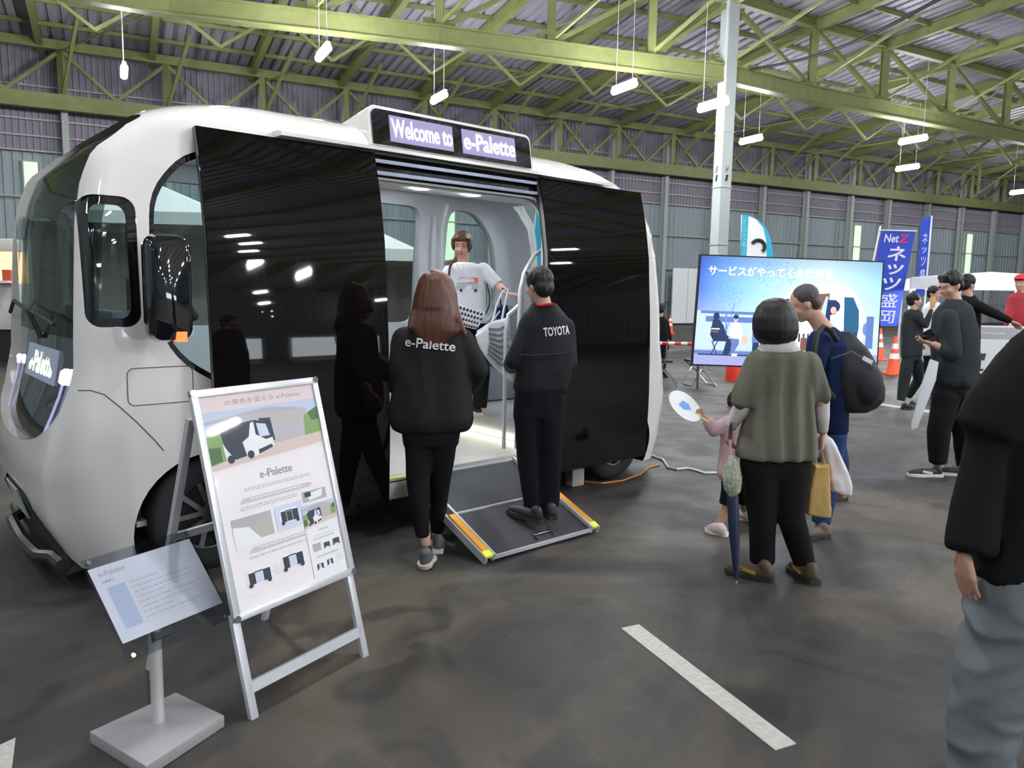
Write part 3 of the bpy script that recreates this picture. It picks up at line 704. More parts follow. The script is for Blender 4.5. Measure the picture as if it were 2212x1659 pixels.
# seams and charge flap
def sideP(x, z, o=.001): return Vector((x, bodyY(z)-o, z))
seam = mat('seam', (.10, .10, .10), .6)
fl_ = rrect(-3.82, .99, -3.49, 1.185, .035)
mb = MB(); mb.tube([sideP(p[0], p[1]) for p in fl_], .0028, 5, closed=True); mb.build('charge_flap_seam', seam, bus)
def cornerY(x, z):
    P_ = interp(PZ, z); r_ = interp(RZ, z); e_ = (CX-x)-(P_-r_)
    return bodyY(z)+(r_-math.sqrt(max(0, r_*r_-e_*e_)) if e_ > 0 else 0)
sm = [(-4.04, 1.085), (-3.99, 1.085), (-3.93, 1.06), (-3.86, .99), (-3.78, .90), (-3.70, .80), (-3.63, .70)]
sm = [(a+(c-a)*t, b+(d-b)*t) for (a, b), (c, d) in zip(sm, sm[1:]) for t in (0, .33, .66)]
MB().tube([Vector((x, cornerY(x, z)-.001, z)) for x, z in sm], .0030, 5).build('panel_seam', seam, bus)
# interior
lightwood = mat('bus_floor', (.62, .61, .57), .4, noise_amt=.12, nscale=14)
MB().box((CX, CY, .325), (4.0, 1.78, .03)).build('cabin_floor', lightwood, bus)
MB().box((-2.3+1.45/2+.0, .06, .345), (1.5, .10, .012)).build('door_sill', alu, bus)
MB().box((-1.98, .045, .353), (.55, .06, .006)).build('sill_marking', mat('yellow_mark', (.62, .66, .12), .6), bus)
pf = MB().box((-.08, 1.08, .44), (1.16, 1.60, .20)).build('rear_platform', mat('platform_grey', (.45, .46, .47), .5), bus, bevel=.015)
MB().box((-.668, 1.08, .375), (.012, 1.5, .022)).build('light_strip', glow('floor_light', (1, .93, .72), 6), pf, label='warm glowing floor light strip')
MB().box((-3.5, 1.0, .44), (1.1, 1.60, .20)).build('front_platform', mat('platform_grey', (.45, .46, .47), .5), bus, bevel=.015)
for (x, y) in ((-.05, 1.62), (-.05, .38), (-3.45, 1.62), (-3.55, .42)):
    MB().box((x, y, .72), (.9, .42, .36)).build('wheel_housing', inner_grey, bus, bevel=.05)
    sn = MB().box((x, y, .93), (.46, .44, .07)).build('seat', mat('seat_grey', (.20, .21, .24), .7), bus, bevel=.03)
    MB().box((x+(.24 if x > -1 else -.24), y, 1.2), (.08, .44, .55)).build('seat_back', mat('seat_grey', (.20, .21, .24), .7), sn, bevel=.03)
MB().box((-.60, .24, .52), (.10, .26, .36)).build('kick_panel', inner_grey, bus, bevel=.02)
MB().box((-3.86, 1.0, .95), (.30, 1.55, .5)).build('dashboard', darkgrey, bus, bevel=.08)
cm = MB().box((CX, CY, 2.50), (3.2, 1.2, .03)).build('ceiling_panel', whitem, bus, bevel=.01)
MB().box((-1.55, .30, 2.395), (1.9, .38, .16)).build('header_cover', whitem, bus, bevel=.02)
for (x, y, z) in ((-1.82, .25, 2.310), (-1.36, .25, 2.310), (-2.4, 1.3, 2.48), (-1.2, 1.3, 2.48), (-.3, 1.0, 2.48), (-3.2, 1.0, 2.48)):  # first two sit over the doorway; the ceiling ones are added to brighten the cabin
    MB().cyl((x, y, z-.004), (x, y, z+.004), .055).build('downlight', glow('downlight', (.93, .96, 1), 75), cm)
hr = mat('handrail', (.75, .76, .78), .25, metal=.2)
def rail(pts, r=.017): MB().tube(pts, r, 8).build('handrail', hr, bus, True)
rail([(-.89, .25, .36), (-.89, .25, 1.0), (-.88, .25, 1.62), (-.84, .25, 1.76), (-.74, .25, 1.90), (-.66, .25, 1.945), (-.45, .25, 1.95)])
rail([(-.98, .30, .36), (-.98, .30, 1.30), (-.965, .29, 1.43), (-.89, .26, 1.50)], .016)
rail([(-.55, 1.75, .6), (-.55, 1.75, 2.2), (-.6, 1.6, 2.4)])
rail([(-2.9, .3, .34), (-2.9, .3, 1.9), (-2.9, .45, 2.3)])
MB().tube([(-.62, 1.83, 1.2), (-.60, 1.80, 2.3)], .03, 6).build('door_post', inner_grey, bus)
MB().box((-.60, 1.86, 1.72), (.30, .05, 1.35), Matrix.Rotation(math.radians(-2), 3, 'Y')).build('far_door_post', inner_grey, bus, bevel=.02)
# steering column screen
MB().tube([(-3.5, .95, .7), (-3.5, .95, 1.45)], .02, 8).box((-3.5, .95, 1.55), (.04, .28, .2)).build('driver_console', darkgrey, bus)
# ------------------------------------------------------------ ramp
rp = thing('wheelchair_ramp', 'black folding wheelchair ramp with orange and lime edges at the bus doorway', 'ramp', BW(-1.62, -.5, 0), BA)
def RP(x, t, o=0.0):  # t 0 top .. 1 bottom, local in the bus frame
    y = -.06-.82*t; z = .345-.335*t; return BW(x, y, 0)+Z*(z+o)
rub = mat('ramp_grip', (.045, .046, .05), .75, noise_amt=.3, nscale=200, bump=.3, bscale=300)
rx0, rx1 = -2.06, -1.20
for t0, t1 in ((0.01, .49), (.51, .985)):
    MB().loft([[RP(rx0, t0), RP(rx1, t0), RP(rx1, t1), RP(rx0, t1)], [RP(rx0, t0, .02), RP(rx1, t0, .02), RP(rx1, t1, .02), RP(rx0, t1, .02)]]).build('ramp_panel', rub, rp, world=True)
mb = MB()
for t in (.005, .5, .992): mb.bar(RP(rx0, t, .016), RP(rx1, t, .016), .016, .022)
mb.build('cross_rail', alu_paint, rp, world=True)
for x, s in ((rx0, -1), (rx1, 1)):
    MB().bar(RP(x, .0, .02), RP(x, 1, .02), .018, .05).bar(RP(x+s*.06, .0, -.0), RP(x+s*.06, 1, .01), .02, .05).build('side_rail', alu_paint, rp, world=True)
    MB().bar(RP(x+s*.032, .53, .038), RP(x+s*.032, .95, .038), .045, .012).build('warning_strip', orange, rp, world=True, label='orange strip')
    MB().bar(RP(x+s*.03, .95, .035), RP(x+s*.03, .998, .030), .07, .02).build('corner_cap', lime, rp, world=True, label='lime green end cap')
    MB().bar(RP(x+s*.032, .08, .038), RP(x+s*.032, .34, .038), .045, .012).build('warning_strip', lime, rp, world=True, label='lime green strip')
c = RP((rx0+rx1)/2+.03, .965, .03); ex = bd*.075; ey = (RP(0, .90)-RP(0, .965))
MB().tube([c-ex, c-ex+ey*.9, c+ex+ey*.9, c+ex], .008, 6).build('carry_handle', chrome, rp, world=True)
# cable, cord, wheel chock
p = [ground(1262, 1042), ground(1300, 1046), ground(1345, 1040), ground(1385, 1025), ground(1400, 1012), ground(1425, 1006)]
tag(MB().tube([q+Z*.008 for q in p], .008, 6).build('cable', mat('orange_cable', (.55, .22, .04), .6), None, True), 'thin orange cable on the floor curving past the rear wheel', 'cable')
px = [(1405, 985), (1432, 995), (1443, 1012), (1462, 1016), (1485, 1014), (1503, 1018), (1520, 1024), (1548, 1024), (1568, 1020)]
tag(MB().tube([ground(*q)+Z*.012 for q in px], .011, 6).build('cord', mat('white_cord', (.75, .70, .70), .6), None, True), 'white cord snaking over the floor from the bus tail', 'cord')
c = ground(1250, 1050); tag(MB().box(c+Z*.075+bn*.05, (.13, .10, .15), Matrix.Rotation(BA-.1, 3, 'Z')).build('wheel_stop', mat('cream_box', (.62, .58, .50), .6), None, bevel=.008), 'small cream block standing under the bus in front of the rear wheel', 'box')
# ============================================================ PROPS
def P(px, py, D): return at(px, py, D)
def quadP(TL, TR, BR, BL): # bilinear on a world quad
    def f(u, v, off=0.0):
        a = TL.lerp(TR, u); b = BL.lerp(BR, u); p = a.lerp(b, v)
        n = (TR-TL).cross(BL-TL).normalized()
        return p-n*off
    return f
def flatpoly(mb, fn, pts, off): mb.add([fn(u, v, off) for u, v in pts], [tuple(range(len(pts)))])
def rectuv(u0, v0, u1, v1): return [(u0, v0), (u1, v0), (u1, v1), (u0, v1)]
def text_uv(mb, fn, s, u0, v0, u1, v1, off, bold=0.0):
    v, f, asp = text2d(s, bold); mb.add([fn(u0+(u1-u0)*p[0], v1-(v1-v0)*p[1], off) for p in v], f)
# ---- easel
eF = Vector((-.9516, 2.6874, 0)); eE = (Vector((-.6089, 3.224, 0))-eF).normalized(); eB = Vector((-eE.y, eE.x, 0)); tl = math.radians(15)
eU = eB*math.sin(tl)+Z*math.cos(tl); eN = eE.cross(eU).normalized()
if eN.dot(CAM-eF) < 0: eN = -eN
es = thing('poster_easel', 'silver A-frame poster stand with a large e-Palette poster, tallest sign in front', 'sign', eF+eE*.32)
def EP(u, v, o=0.0): return eF+eE*u+eU*v+eN*o
E0, E1, V0, V1 = 0.0, .635, .37, 1.262
for u, nm in ((.018, 'leg'), (.617, 'leg')):
    MB().bar(EP(u, .0, -.015), EP(u, .40, -.015), .034, .022, eN).build(nm, alu_paint, es, world=True, bevel=.003)
    q0 = EP(u, 1.16, -.04); q1 = Vector((q0.x, q0.y, 0))+eB*.34
    MB().bar(q0, q1, .03, .022).build('rear_leg', alu_paint, es, world=True)
MB().bar(EP(.02, .115, -.015), EP(.615, .115, -.015), .022, .042, eU).build('cross_bar', alu_paint, es, world=True)
qa = EP(.018, 1.16, -.04); qb = Vector((qa.x, qa.y, 0))+eB*.34; qc = EP(.617, 1.16, -.04); qd = Vector((qc.x, qc.y, 0))+eB*.34
MB().bar(qa.lerp(qb, .45), qc.lerp(qd, .45), .02, .03).build('cross_bar', alu_paint, es, world=True)
MB().loft([[EP(E0+.01, V0+.01, -.012), EP(E1-.01, V0+.01, -.012), EP(E1-.01, V1-.01, -.012), EP(E0+.01, V1-.01, -.012)], [EP(E0+.01, V0+.01, -.002), EP(E1-.01, V0+.01, -.002), EP(E1-.01, V1-.01, -.002), EP(E0+.01, V1-.01, -.002)]]).build('back_board', darkgrey, es, world=True)
mb = MB(); W_ = .030
MB().bar(EP(E0, V0+W_/2, .004), EP(E1, V0+W_/2, .004), W_, .022, eN).bar(EP(E0, V1-W_/2, .004), EP(E1, V1-W_/2, .004), W_, .022, eN).bar(EP(E0+W_/2, V0, .004), EP(E0+W_/2, V1, .004), W_, .0215, eN).bar(EP(E1-W_/2, V0, .004), EP(E1-W_/2, V1, .004), W_, .0215, eN).build('snap_frame', mat('snap_frame', (.66, .67, .70), .3, metal=.35), es, world=True, bevel=.004)
mb = MB()
for u in (E0+.012, E1-.012):
    for v in (V0+.012, V1-.012): mb.cyl(EP(u, v, .010), EP(u, v, .018), .014)
mb.build('corner_clip', chrome, es, world=True)
paper = mat('poster_paper', (.88, .83, .84), .5, coat=.6); pm = {}
def M_(n, c, r=.5): return mat('print_'+n, c, r, coat=.5)
cols = dict(pink=(.78, .66, .66), txt=(.32, .28, .32), lt=(.55, .50, .54), sky=(.50, .60, .75), bldg=(.50, .46, .50), green=(.22, .38, .12), dgreen=(.08, .16, .06), road=(.70, .55, .50), dark=(.03, .04, .06), white=(.85, .85, .86), blue=(.62, .68, .85), grey=(.45, .44, .46), tan=(.5, .47, .42), ribbon=(.62, .56, .58))
order = list(cols)
pmats = [M_(k, cols[k]) for k in order]
class Art(MB):
    def c(s, n): s.mi = order.index(n); return s
pf_ = quadP(EP(E0+W_, V1-W_), EP(E1-W_, V1-W_), EP(E1-W_, V0+W_), EP(E0+W_, V0+W_))
if (EP(0, 0, 1)-EP(0, 0)).dot(pf_(0, 0, 1)-pf_(0, 0)) < 0:
    _pf = pf_; pf_ = lambda u, v, o=0.0: _pf(u, v, -o)
MB().loft([[pf_(0, 0, .0), pf_(1, 0, .0), pf_(1, 1, .0), pf_(0, 1, .0)], [pf_(0, 0, .004), pf_(1, 0, .004), pf_(1, 1, .004), pf_(0, 1, .004)]]).build('poster', paper, es, world=True)
def bus_icon(a, fn, u, v, w, h, o, open_=False):
    R = lambda x0, y0, x1, y1: [(u+w*x0, v+h*y0), (u+w*x1, v+h*y0), (u+w*x1, v+h*y1), (u+w*x0, v+h*y1)]
    a.c('white'); flatpoly(a, fn, [(u+w*.02, v+h*.9), (u, v+h*.5), (u+w*.05, v+h*.15), (u+w*.18, v), (u+w*.82, v), (u+w*.95, v+h*.15), (u+w, v+h*.5), (u+w*.98, v+h*.9)], o)
    a.c('dark'); flatpoly(a, fn, R(.10, .15, .34, .86), o+.0005); flatpoly(a, fn, R(.64, .15, .92, .86), o+.0005); flatpoly(a, fn, R(.34, .12, .64, .2), o+.0005)
    a.c('blue' if open_ else 'dark'); flatpoly(a, fn, R(.36, .22, .62, .84), o+.0004)
    for cx in (.14, .84):
        a.c('dark'); flatpoly(a, fn, [(u+w*(cx+.085*math.cos(t)), v+h*(.9+.14*math.sin(t))) for t in [2*math.pi*k/12 for k in range(12)]], o+.0007)
def scene_icon(a, fn, u, v, w, h, o):
    T = lambda pts: [(u+w*x, v+h*y) for x, y in pts]
    a.c('sky'); flatpoly(a, fn, T([(0, 0), (1, 0), (1, .35), (0, .42)]), o)
    a.c('bldg'); flatpoly(a, fn, T([(.15, .12), (.55, .03), (.9, .16), (.92, .72), (.2, .72)]), o+.0003)
    a.c('grey'); flatpoly(a, fn, T([(.0, .16), (.4, .06), (.8, .10), (.8, .16), (.4, .13), (0, .22)]), o+.0005)
    a.c('tan'); flatpoly(a, fn, T([(.62, .22), (.88, .26), (.88, .4), (.62, .38)]), o+.0005)
    a.c('dark'); flatpoly(a, fn, T([(.45, .22), (.55, .24), (.56, .66), (.46, .70)]), o+.0005)
    a.c('green'); flatpoly(a, fn, T([(0, .42), (.10, .36), (.22, .42), (.2, .9), (0, .95)]), o+.0006); flatpoly(a, fn, T([(.86, .3), (1, .2), (1, .72), (.84, .68)]), o+.0006)
    a.c('dgreen'); flatpoly(a, fn, T([(.9, .26), (1, .16), (1, .4), (.93, .42)]), o+.0008); flatpoly(a, fn, T([(0, .6), (.1, .62), (.1, .86), (0, .9)]), o+.0008)
    a.c('road'); flatpoly(a, fn, T([(0, .92), (.45, .74), (1, .66), (1, .86), (0, 1)]), o+.0007)
    # bus in three-quarter view
    a.c('dark'); flatpoly(a, fn, T([(.12, .38), (.20, .26), (.42, .24), (.52, .34), (.54, .62), (.40, .82), (.14, .90)]), o+.001)
    a.c('white'); flatpoly(a, fn, T([(.28, .60), (.34, .52), (.37, .28), (.40, .27), (.40, .5), (.48, .62), (.54, .60), (.54, .78), (.38, .88), (.30, .90)]), o+.0013)
    flatpoly(a, fn, T([(.12, .55), (.15, .7), (.2, .88), (.13, .9)]), o+.0013)
    a.c('blue'); flatpoly(a, fn, T([(.42, .30), (.50, .34), (.52, .56), (.43, .56)]), o+.0015)
    a.c('dark'); flatpoly(a, fn, T([(.40, .78), (.52, .72), (.53, .78), (.40, .86)]), o+.0016)
    for cx, cy in ((.33, .84), (.165, .86)): flatpoly(a, fn, T([(cx+.03*math.cos(t), cy+.075*math.sin(t)) for t in [2*math.pi*k/10 for k in range(10)]]), o+.0017)
def lines(a, fn, u0, u1, v0, v1, n, o, c='lt', seed=1):
    rnd = random.Random(seed); a.c(c); hh = (v1-v0)/n
    for k in range(n):
        u = u0
        while u < u1:
            w_ = rnd.uniform(.012, .05)*(u1-u0)/.6; 
            flatpoly(a, fn, rectuv(u, v0+hh*k, min(u+w_, u1), v0+hh*(k+.5)), o); u += w_+.008
def artwork(fn, o, inset=True):
    a = Art()
    a.c('pink'); flatpoly(a, fn, rectuv(0, 0, 1, .075), o-.0002)
    a.c('txt'); text_uv(a, fn, 'の景色を変える e-Palette', .20, .026, .86, .052, o)
    scene_icon(a, fn, 0, .075, 1, .27, o)
    a.c('txt'); text_uv(a, fn, 'e-Palette', .37, .385, .66, .425, o, .005)
    lines(a, fn, .22, .82, .455, .475, 2, o, 'lt', 3)
    for v in (.50, .735):
        a.c('ribbon'); flatpoly(a, fn, [(.20, v), (.78, v), (.82, v+.012), (.78, v+.024), (.16, v+.024)], o)
        a.c('white'); lines(a, fn, .26, .72, v+.006, v+.018, 1, o+.0004, 'white', 5)
    lines(a, fn, .16, .66, .54, .56, 2, o, 'lt', 4); lines(a, fn, .16, .66, .775, .79, 1, o, 'lt', 8)
    a.c('tan'); flatpoly(a, fn, rectuv(.07, .585, .40, .72), o); a.c('white'); flatpoly(a, fn, [(.07, .72), (.07, .62), (.20, .635), (.28, .70), (.4, .70), (.4, .72)], o+.0004)
    a.c('grey'); flatpoly(a, fn, [(.07, .60), (.2, .63), (.3, .62), (.4, .59), (.4, .585), (.07, .585)], o+.0005)
    a.c('blue'); flatpoly(a, fn, rectuv(.43, .58, .68, .70), o); bus_icon(a, fn, .46, .60, .19, .075, o+.0004)
    a.c('grey'); flatpoly(a, fn, rectuv(.70, .545, .93, .60), o); a.c('white'); flatpoly(a, fn, [(.74, .56), (.9, .55), (.88, .585), (.76, .595)], o+.0004); a.c('dark'); flatpoly(a, fn, rectuv(.72, .55, .78, .575), o+.0006)
    bus_icon(a, fn, .10, .835, .22, .075, o, True); bus_icon(a, fn, .40, .815, .22, .08, o, True)
    lines(a, fn, .33, .38, .85, .90, 3, o, 'grey', 9); lines(a, fn, .08, .2, .945, .95, 1, o, 'lt', 2)
    if inset:
        a.c('white'); flatpoly(a, fn, rectuv(.665, .615, .985, .985), o+.001)
        scene_icon(a, fn, .665, .615, .32, .115, o+.0014)
        a.c('txt'); text_uv(a, fn, 'e-Palette', .78, .745, .88, .757, o+.0014)
        lines(a, fn, .74, .93, .775, .785, 1, o+.0014, 'lt', 4); a.c('ribbon'); flatpoly(a, fn, rectuv(.72, .79, .93, .797), o+.0014)
        a.c('grey'); flatpoly(a, fn, rectuv(.70, .815, .78, .855), o+.0014); bus_icon(a, fn, .80, .82, .07, .033, o+.0014); bus_icon(a, fn, .89, .815, .08, .038, o+.0014)
        bus_icon(a, fn, .70, .915, .075, .032, o+.0014, True); bus_icon(a, fn, .80, .91, .07, .033, o+.0014, True); lines(a, fn, .90, .96, .905, .945, 3, o+.0014, 'grey', 6)
        a.c('ribbon'); flatpoly(a, fn, rectuv(.72, .88, .93, .888), o+.0014)
    return a
artwork(pf_, .0055).build('printed_artwork', pmats, es, world=True, label='poster print with bus photo, e-Palette title and small pictures')
# ---- placard on a pole
pb = Vector((-1.2643, 2.6045, 0)); ps = thing('pedestal_placard', 'low tilted info placard on a silver pole with a square base', 'sign', pb)
bz = math.atan2(.27, .19)
cs = [ground(193, 1580, .045), ground(380, 1495, .045), ground(485, 1545, .045), ground(315, 1655, .045)]
MB().loft([[Vector((q.x, q.y, 0.0)) for q in cs], [Vector((q.x, q.y, .045)) for q in cs]]).build('base_plate', mat('base_silver', (.42, .41, .42), .4, metal=.3), ps, world=True, bevel=.005)
MB().cyl(pb+Z*.04, pb+Z*.40, .022, None, 24).build('pole', mat('pole_silver', (.60, .59, .59), .35, metal=.4), ps, world=True, smooth=40)
ya = math.radians(60); tt = math.radians(40); ue = Vector((math.cos(ya), math.sin(ya), 0)); ub = Vector((-ue.y, ue.x, 0)); uu = ub*math.sin(tt)+Z*math.cos(tt); un = ue.cross(uu)
if un.dot(CAM-pb) < 0: un = -un
pc = pb+Z*.42
def PP(u, v, o=0.0): return pc+ue*u+uu*v+un*o
def slab(u0, v0, u1, v1, o0, o1): return MB().loft([[PP(u0, v0, o0), PP(u1, v0, o0), PP(u1, v1, o0), PP(u0, v1, o0)], [PP(u0, v0, o1), PP(u1, v0, o1), PP(u1, v1, o1), PP(u0, v1, o1)]])
clear = glass_mat((.86, .88, .90), (.88, .90, .92), 'clear_acrylic')
slab(-.145, -.10, .285, .30, .0, .003).build('acrylic_back', clear, ps, world=True); slab(-.145, -.10, .285, .30, .008, .010).build('acrylic_front', clear, ps, world=True)
slab(-.135, -.03, .275, .26, .004, .006).build('paper_sheet', mat('sheet', (.90, .87, .91), .6), ps, world=True)
mb = MB()
for u in (-.125, .265):
    for v in (-.082, .283): mb.cyl(PP(u, v, -.002), PP(u, v, .016), .008)
mb.build('screw', chrome, ps, world=True)
slab(-.02, -.06, .06, .10, -.03, -.004).build('bracket', darkgrey, ps, world=True)
fq = quadP(PP(-.135, .26), PP(.275, .26), PP(.275, -.03), PP(-.135, -.03))
if (fq(0, 0, 1)-fq(0, 0)).dot(un) < 0:
    _fq = fq; fq = lambda u, v, o=0.0: _fq(u, v, -o)
a = Art(); a.c('lt'); text_uv(a, fq, 'e-Palette', .06, .07, .30, .135, .007, .01); a.c('txt'); text_uv(a, fq, '主要諸元', .06, .19, .17, .225, .007)
a.c('ribbon'); 
for k in range(9): flatpoly(a, fq, rectuv(.08, .29+k*.07, .94, .293+k*.07), .007)
a.c('blue'); flatpoly(a, fq, rectuv(.08, .29, .24, .85), .0068)
for k in range(8): lines(a, fq, .10, .20, .31+k*.07, .335+k*.07, 1, .0072, 'lt', k); lines(a, fq, .28, .56+.03*(k % 3), .31+k*.07, .335+k*.07, 1, .0072, 'lt', k+20); lines(a, fq, .62, .86, .31+k*.07, .335+k*.07, 1, .0072, 'lt', k+40) if k % 3 else None
a.build('printed_text', pmats, ps, world=True)
# ---- big screen
SD = 7.5; sc4 = [P(1515, 552, SD), P(1907, 567, SD), P(1892, 800, SD), P(1497, 786, SD)]
ctr = (sc4[0]+sc4[2])/2
tv = thing('video_screen', 'large flat video screen showing a bus scene under Japanese text', 'screen', (ctr.x, ctr.y, 0))
sf = quadP(*sc4)
if (sf(0, 0, 1)-sf(0, 0)).y > 0:
    _sf = sf; sf = lambda u, v, o=0.0: _sf(u, v, -o)
MB().loft([[sf(-.008, -.012, -.05), sf(1.008, -.012, -.05), sf(1.008, 1.015, -.05), sf(-.008, 1.015, -.05)], [sf(-.008, -.012, 0), sf(1.008, -.012, 0), sf(1.008, 1.015, 0), sf(-.008, 1.015, 0)]]).build('screen_bezel', black_matte, tv, world=True)
MB().box((ctr.x+.1, ctr.y+.12, .45), (.10, .06, .9)).box((ctr.x+.1, ctr.y+.12, 1.0), (.5, .05, .3)).build('stand_post', black_matte, tv, world=True)
MB().box((ctr.x+.1, ctr.y+.15, .02), (.7, .5, .04)).build('stand_base', black_matte, tv, world=True, bevel=.008)
scol = dict(sky0=(.10, .22, .80), sky1=(.20, .42, .95), sky2=(.36, .62, .98), sky3=(.50, .76, 1.0), ground=(.34, .36, .66), dark=(.02, .04, .12), wht=(1, 1, 1), leaf=(.14, .28, .68), mid=(.12, .2, .5), skin=(.8, .5, .4), brown=(.22, .10, .08), glassd=(.02, .12, .25), pale=(.50, .66, .95))
so = list(scol); sm_ = [glow('screen_'+k, scol[k], {'wht': .85}.get(k, .60)) for k in so]
class Scr(MB):
    def c(s, n): s.mi = so.index(n); return s
a = Scr(); o = .003
def skyc(u, v):
    T = [(0, (.07, .16, .72)), (.12, (.16, .38, .92)), (.3, (.30, .58, .98)), (.5, (.52, .80, 1.0)), (.7, (.66, .90, 1.0)), (.85, (.50, .80, 1.0)), (1, (.34, .64, .95))]
    for (a0, c0), (a1, c1) in zip(T, T[1:]):
        if u <= a1+1e-6:
            t = (u-a0)/(a1-a0); c = [p+(q-p)*t for p, q in zip(c0, c1)]; break
    k = .55+.45*min(1, v/.30); m = max(0, v-.35)*.7
    return [min(1, x*k+(1-x)*m) for x in c]
NU, NV = 24, 14; gm = MB().grid(lambda u, v: sf(u, v*.86, .003), NU, NV).mesh('g'); ca = gm.color_attributes.new('Col', 'FLOAT_COLOR', 'POINT')
_i = {}
for j in range(NV+1):
    for i in range(NU+1): ca.data[j*(NU+1)+i].color = (*skyc(i/NU, j/NV), 1)
skm = bpy.data.materials.new('screen_sky'); skm.use_nodes = True; nt_ = skm.node_tree; b_ = nt_.nodes['Principled BSDF']; at_ = nt_.nodes.new('ShaderNodeAttribute'); at_.attribute_name = 'Col'
b_.inputs['Base Color'].default_value = (0, 0, 0, 1); b_.inputs['Emission Strength'].default_value = .70; nt_.links.new(at_.outputs['Color'], b_.inputs['Emission Color'])
gm.materials.append(skm); link(gm, 'screen_sky', tv, True)
o = .0045
a.c('pale'); flatpoly(a, sf, rectuv(.0, .50, .30, .70), o+.0004); a.c('ground'); flatpoly(a, sf, rectuv(0, .84, 1, 1), o+.0004); a.c('pale'); flatpoly(a, sf, rectuv(0, .70, 1, .86), o+.0005)
a.c('mid'); flatpoly(a, sf, rectuv(.02, .50, .38, .525), o+.001); flatpoly(a, sf, rectuv(.05, .55, .34, .60), o+.0008); flatpoly(a, sf, rectuv(0, .87, .46, .90), o+.001); a.c('dark'); flatpoly(a, sf, rectuv(.02, .90, .44, .912), o+.001)
rnd = random.Random(5)
for (cu, cv, ru, rv, n) in ((.14, .36, .10, .16, 230), (.42, .13, .12, .14, 260)):
    for k in range(n):
        r = math.sqrt(rnd.random()); t = rnd.random()*6.283; u = cu+ru*r*math.cos(t); v = max(.03, cv+rv*r*math.sin(t)); s_ = rnd.uniform(.003, .006)
        a.c('leaf' if k % 3 else 'mid'); flatpoly(a, sf, [(u, v), (u+s_, v+s_), (u+s_*.4, v+s_*2.2)], o+.0012)
a.c('leaf'); flatpoly(a, sf, [(.155, .5), (.165, .5), (.175, .78), (.165, .78)], o+.001); flatpoly(a, sf, [(.20, .42), (.205, .42), (.165, .72), (.16, .72)], o+.001)
def blobuv(c, u, v, ru, rv, oo=.002, n=16): a.c(c); flatpoly(a, sf, [(u+ru*math.cos(t), v+rv*math.sin(t)) for t in [2*math.pi*k/n for k in range(n)]], o+oo)
# seated dark figure and chair
blobuv('dark', .108, .55, .017, .038); a.c('dark'); flatpoly(a, sf, [(.09, .58), (.125, .58), (.15, .63), (.17, .72), (.205, .74), (.20, .88), (.17, .91), (.155, .90), (.17, .78), (.10, .78), (.08, .72)], o+.002)
a.c('wht'); flatpoly(a, sf, rectuv(.085, .66, .13, .67), o+.003); a.c('brown'); flatpoly(a, sf, rectuv(.085, .68, .125, .70), o+.003)
a.c('dark'); 
for (x0, y0, x1, y1) in ((.09, .78, .12, .90), (.12, .78, .09, .90), (.08, .65, .10, .79)): flatpoly(a, sf, [(x0, y0), (x0+.006, y0), (x1+.006, y1), (x1, y1)], o+.002)
# pale seated figure
blobuv('skin', .215, .565, .013, .032); blobuv('dark', .215, .548, .015, .022, .0022); a.c('wht'); flatpoly(a, sf, [(.20, .60), (.235, .60), (.26, .70), (.25, .76), (.18, .75), (.19, .68)], o+.002)
a.c('mid'); flatpoly(a, sf, [(.19, .75), (.24, .75), (.24, .80), (.21, .90), (.195, .89), (.20, .80)], o+.0021); a.c('wht'); flatpoly(a, sf, rectuv(.205, .89, .235, .915), o+.0024)
blobuv('skin', .27, .76, .02, .045); a.c('mid'); flatpoly(a, sf, rectuv(.31, .68, .35, .78), o+.002); a.c('dark'); flatpoly(a, sf, rectuv(.315, .78, .35, .88), o+.002)
# bus on the screen
a.c('wht'); flatpoly(a, sf, [(.46, .80), (.46, .38), (.52, .27), (.70, .22), (.84, .25), (.90, .40), (.915, .70), (.90, .86), (.46, .86)], o+.0015)
a.c('glassd'); flatpoly(a, sf, [(.80, .33), (.85, .33), (.885, .45), (.89, .62), (.875, .74), (.81, .74)], o+.002); a.c('dark'); flatpoly(a, sf, [(.815, .66), (.885, .66), (.875, .80), (.82, .80)], o+.0022)
a.c('brown'); flatpoly(a, sf, [(.66, .31), (.72, .30), (.71, .60), (.64, .60)], o+.002); a.c('dark'); flatpoly(a, sf, [(.71, .36), (.76, .36), (.76, .62), (.69, .66)], o+.0021); a.c('pale'); flatpoly(a, sf, [(.70, .33), (.712, .33), (.70, .56), (.66, .56)], o+.0024)
a.c('dark'); flatpoly(a, sf, [(.34, .42), (.50, .36), (.50, .84), (.36, .84)], o+.002)
blobuv('dark', .755, .42, .026, .05, .0026); blobuv('skin', .745, .455, .016, .034, .0027); a.c('wht'); flatpoly(a, sf, [(.73, .50), (.78, .48), (.80, .60), (.79, .74), (.73, .74)], o+.0028)
a.c('mid'); flatpoly(a, sf, rectuv(.93, .50, .97, .80), o+.0018); blobuv('leaf', .93, .62, .02, .06, .0017)
for k in range(7): a.c('dark' if k % 2 else 'wht'); flatpoly(a, sf, rectuv(.55+.012*k, .68, .56+.012*k, .76), o+.003)
a.c('brown'); flatpoly(a, sf, rectuv(.575, .72, .61, .84), o+.0032)
a.c('wht'); text_uv(a, sf, 'サービスがやってくる世界を', .045, .085, .73, .175, o+.004, .02)
a.build('screen_picture', sm_, tv, world=True, label='lit screen picture with white Japanese text')
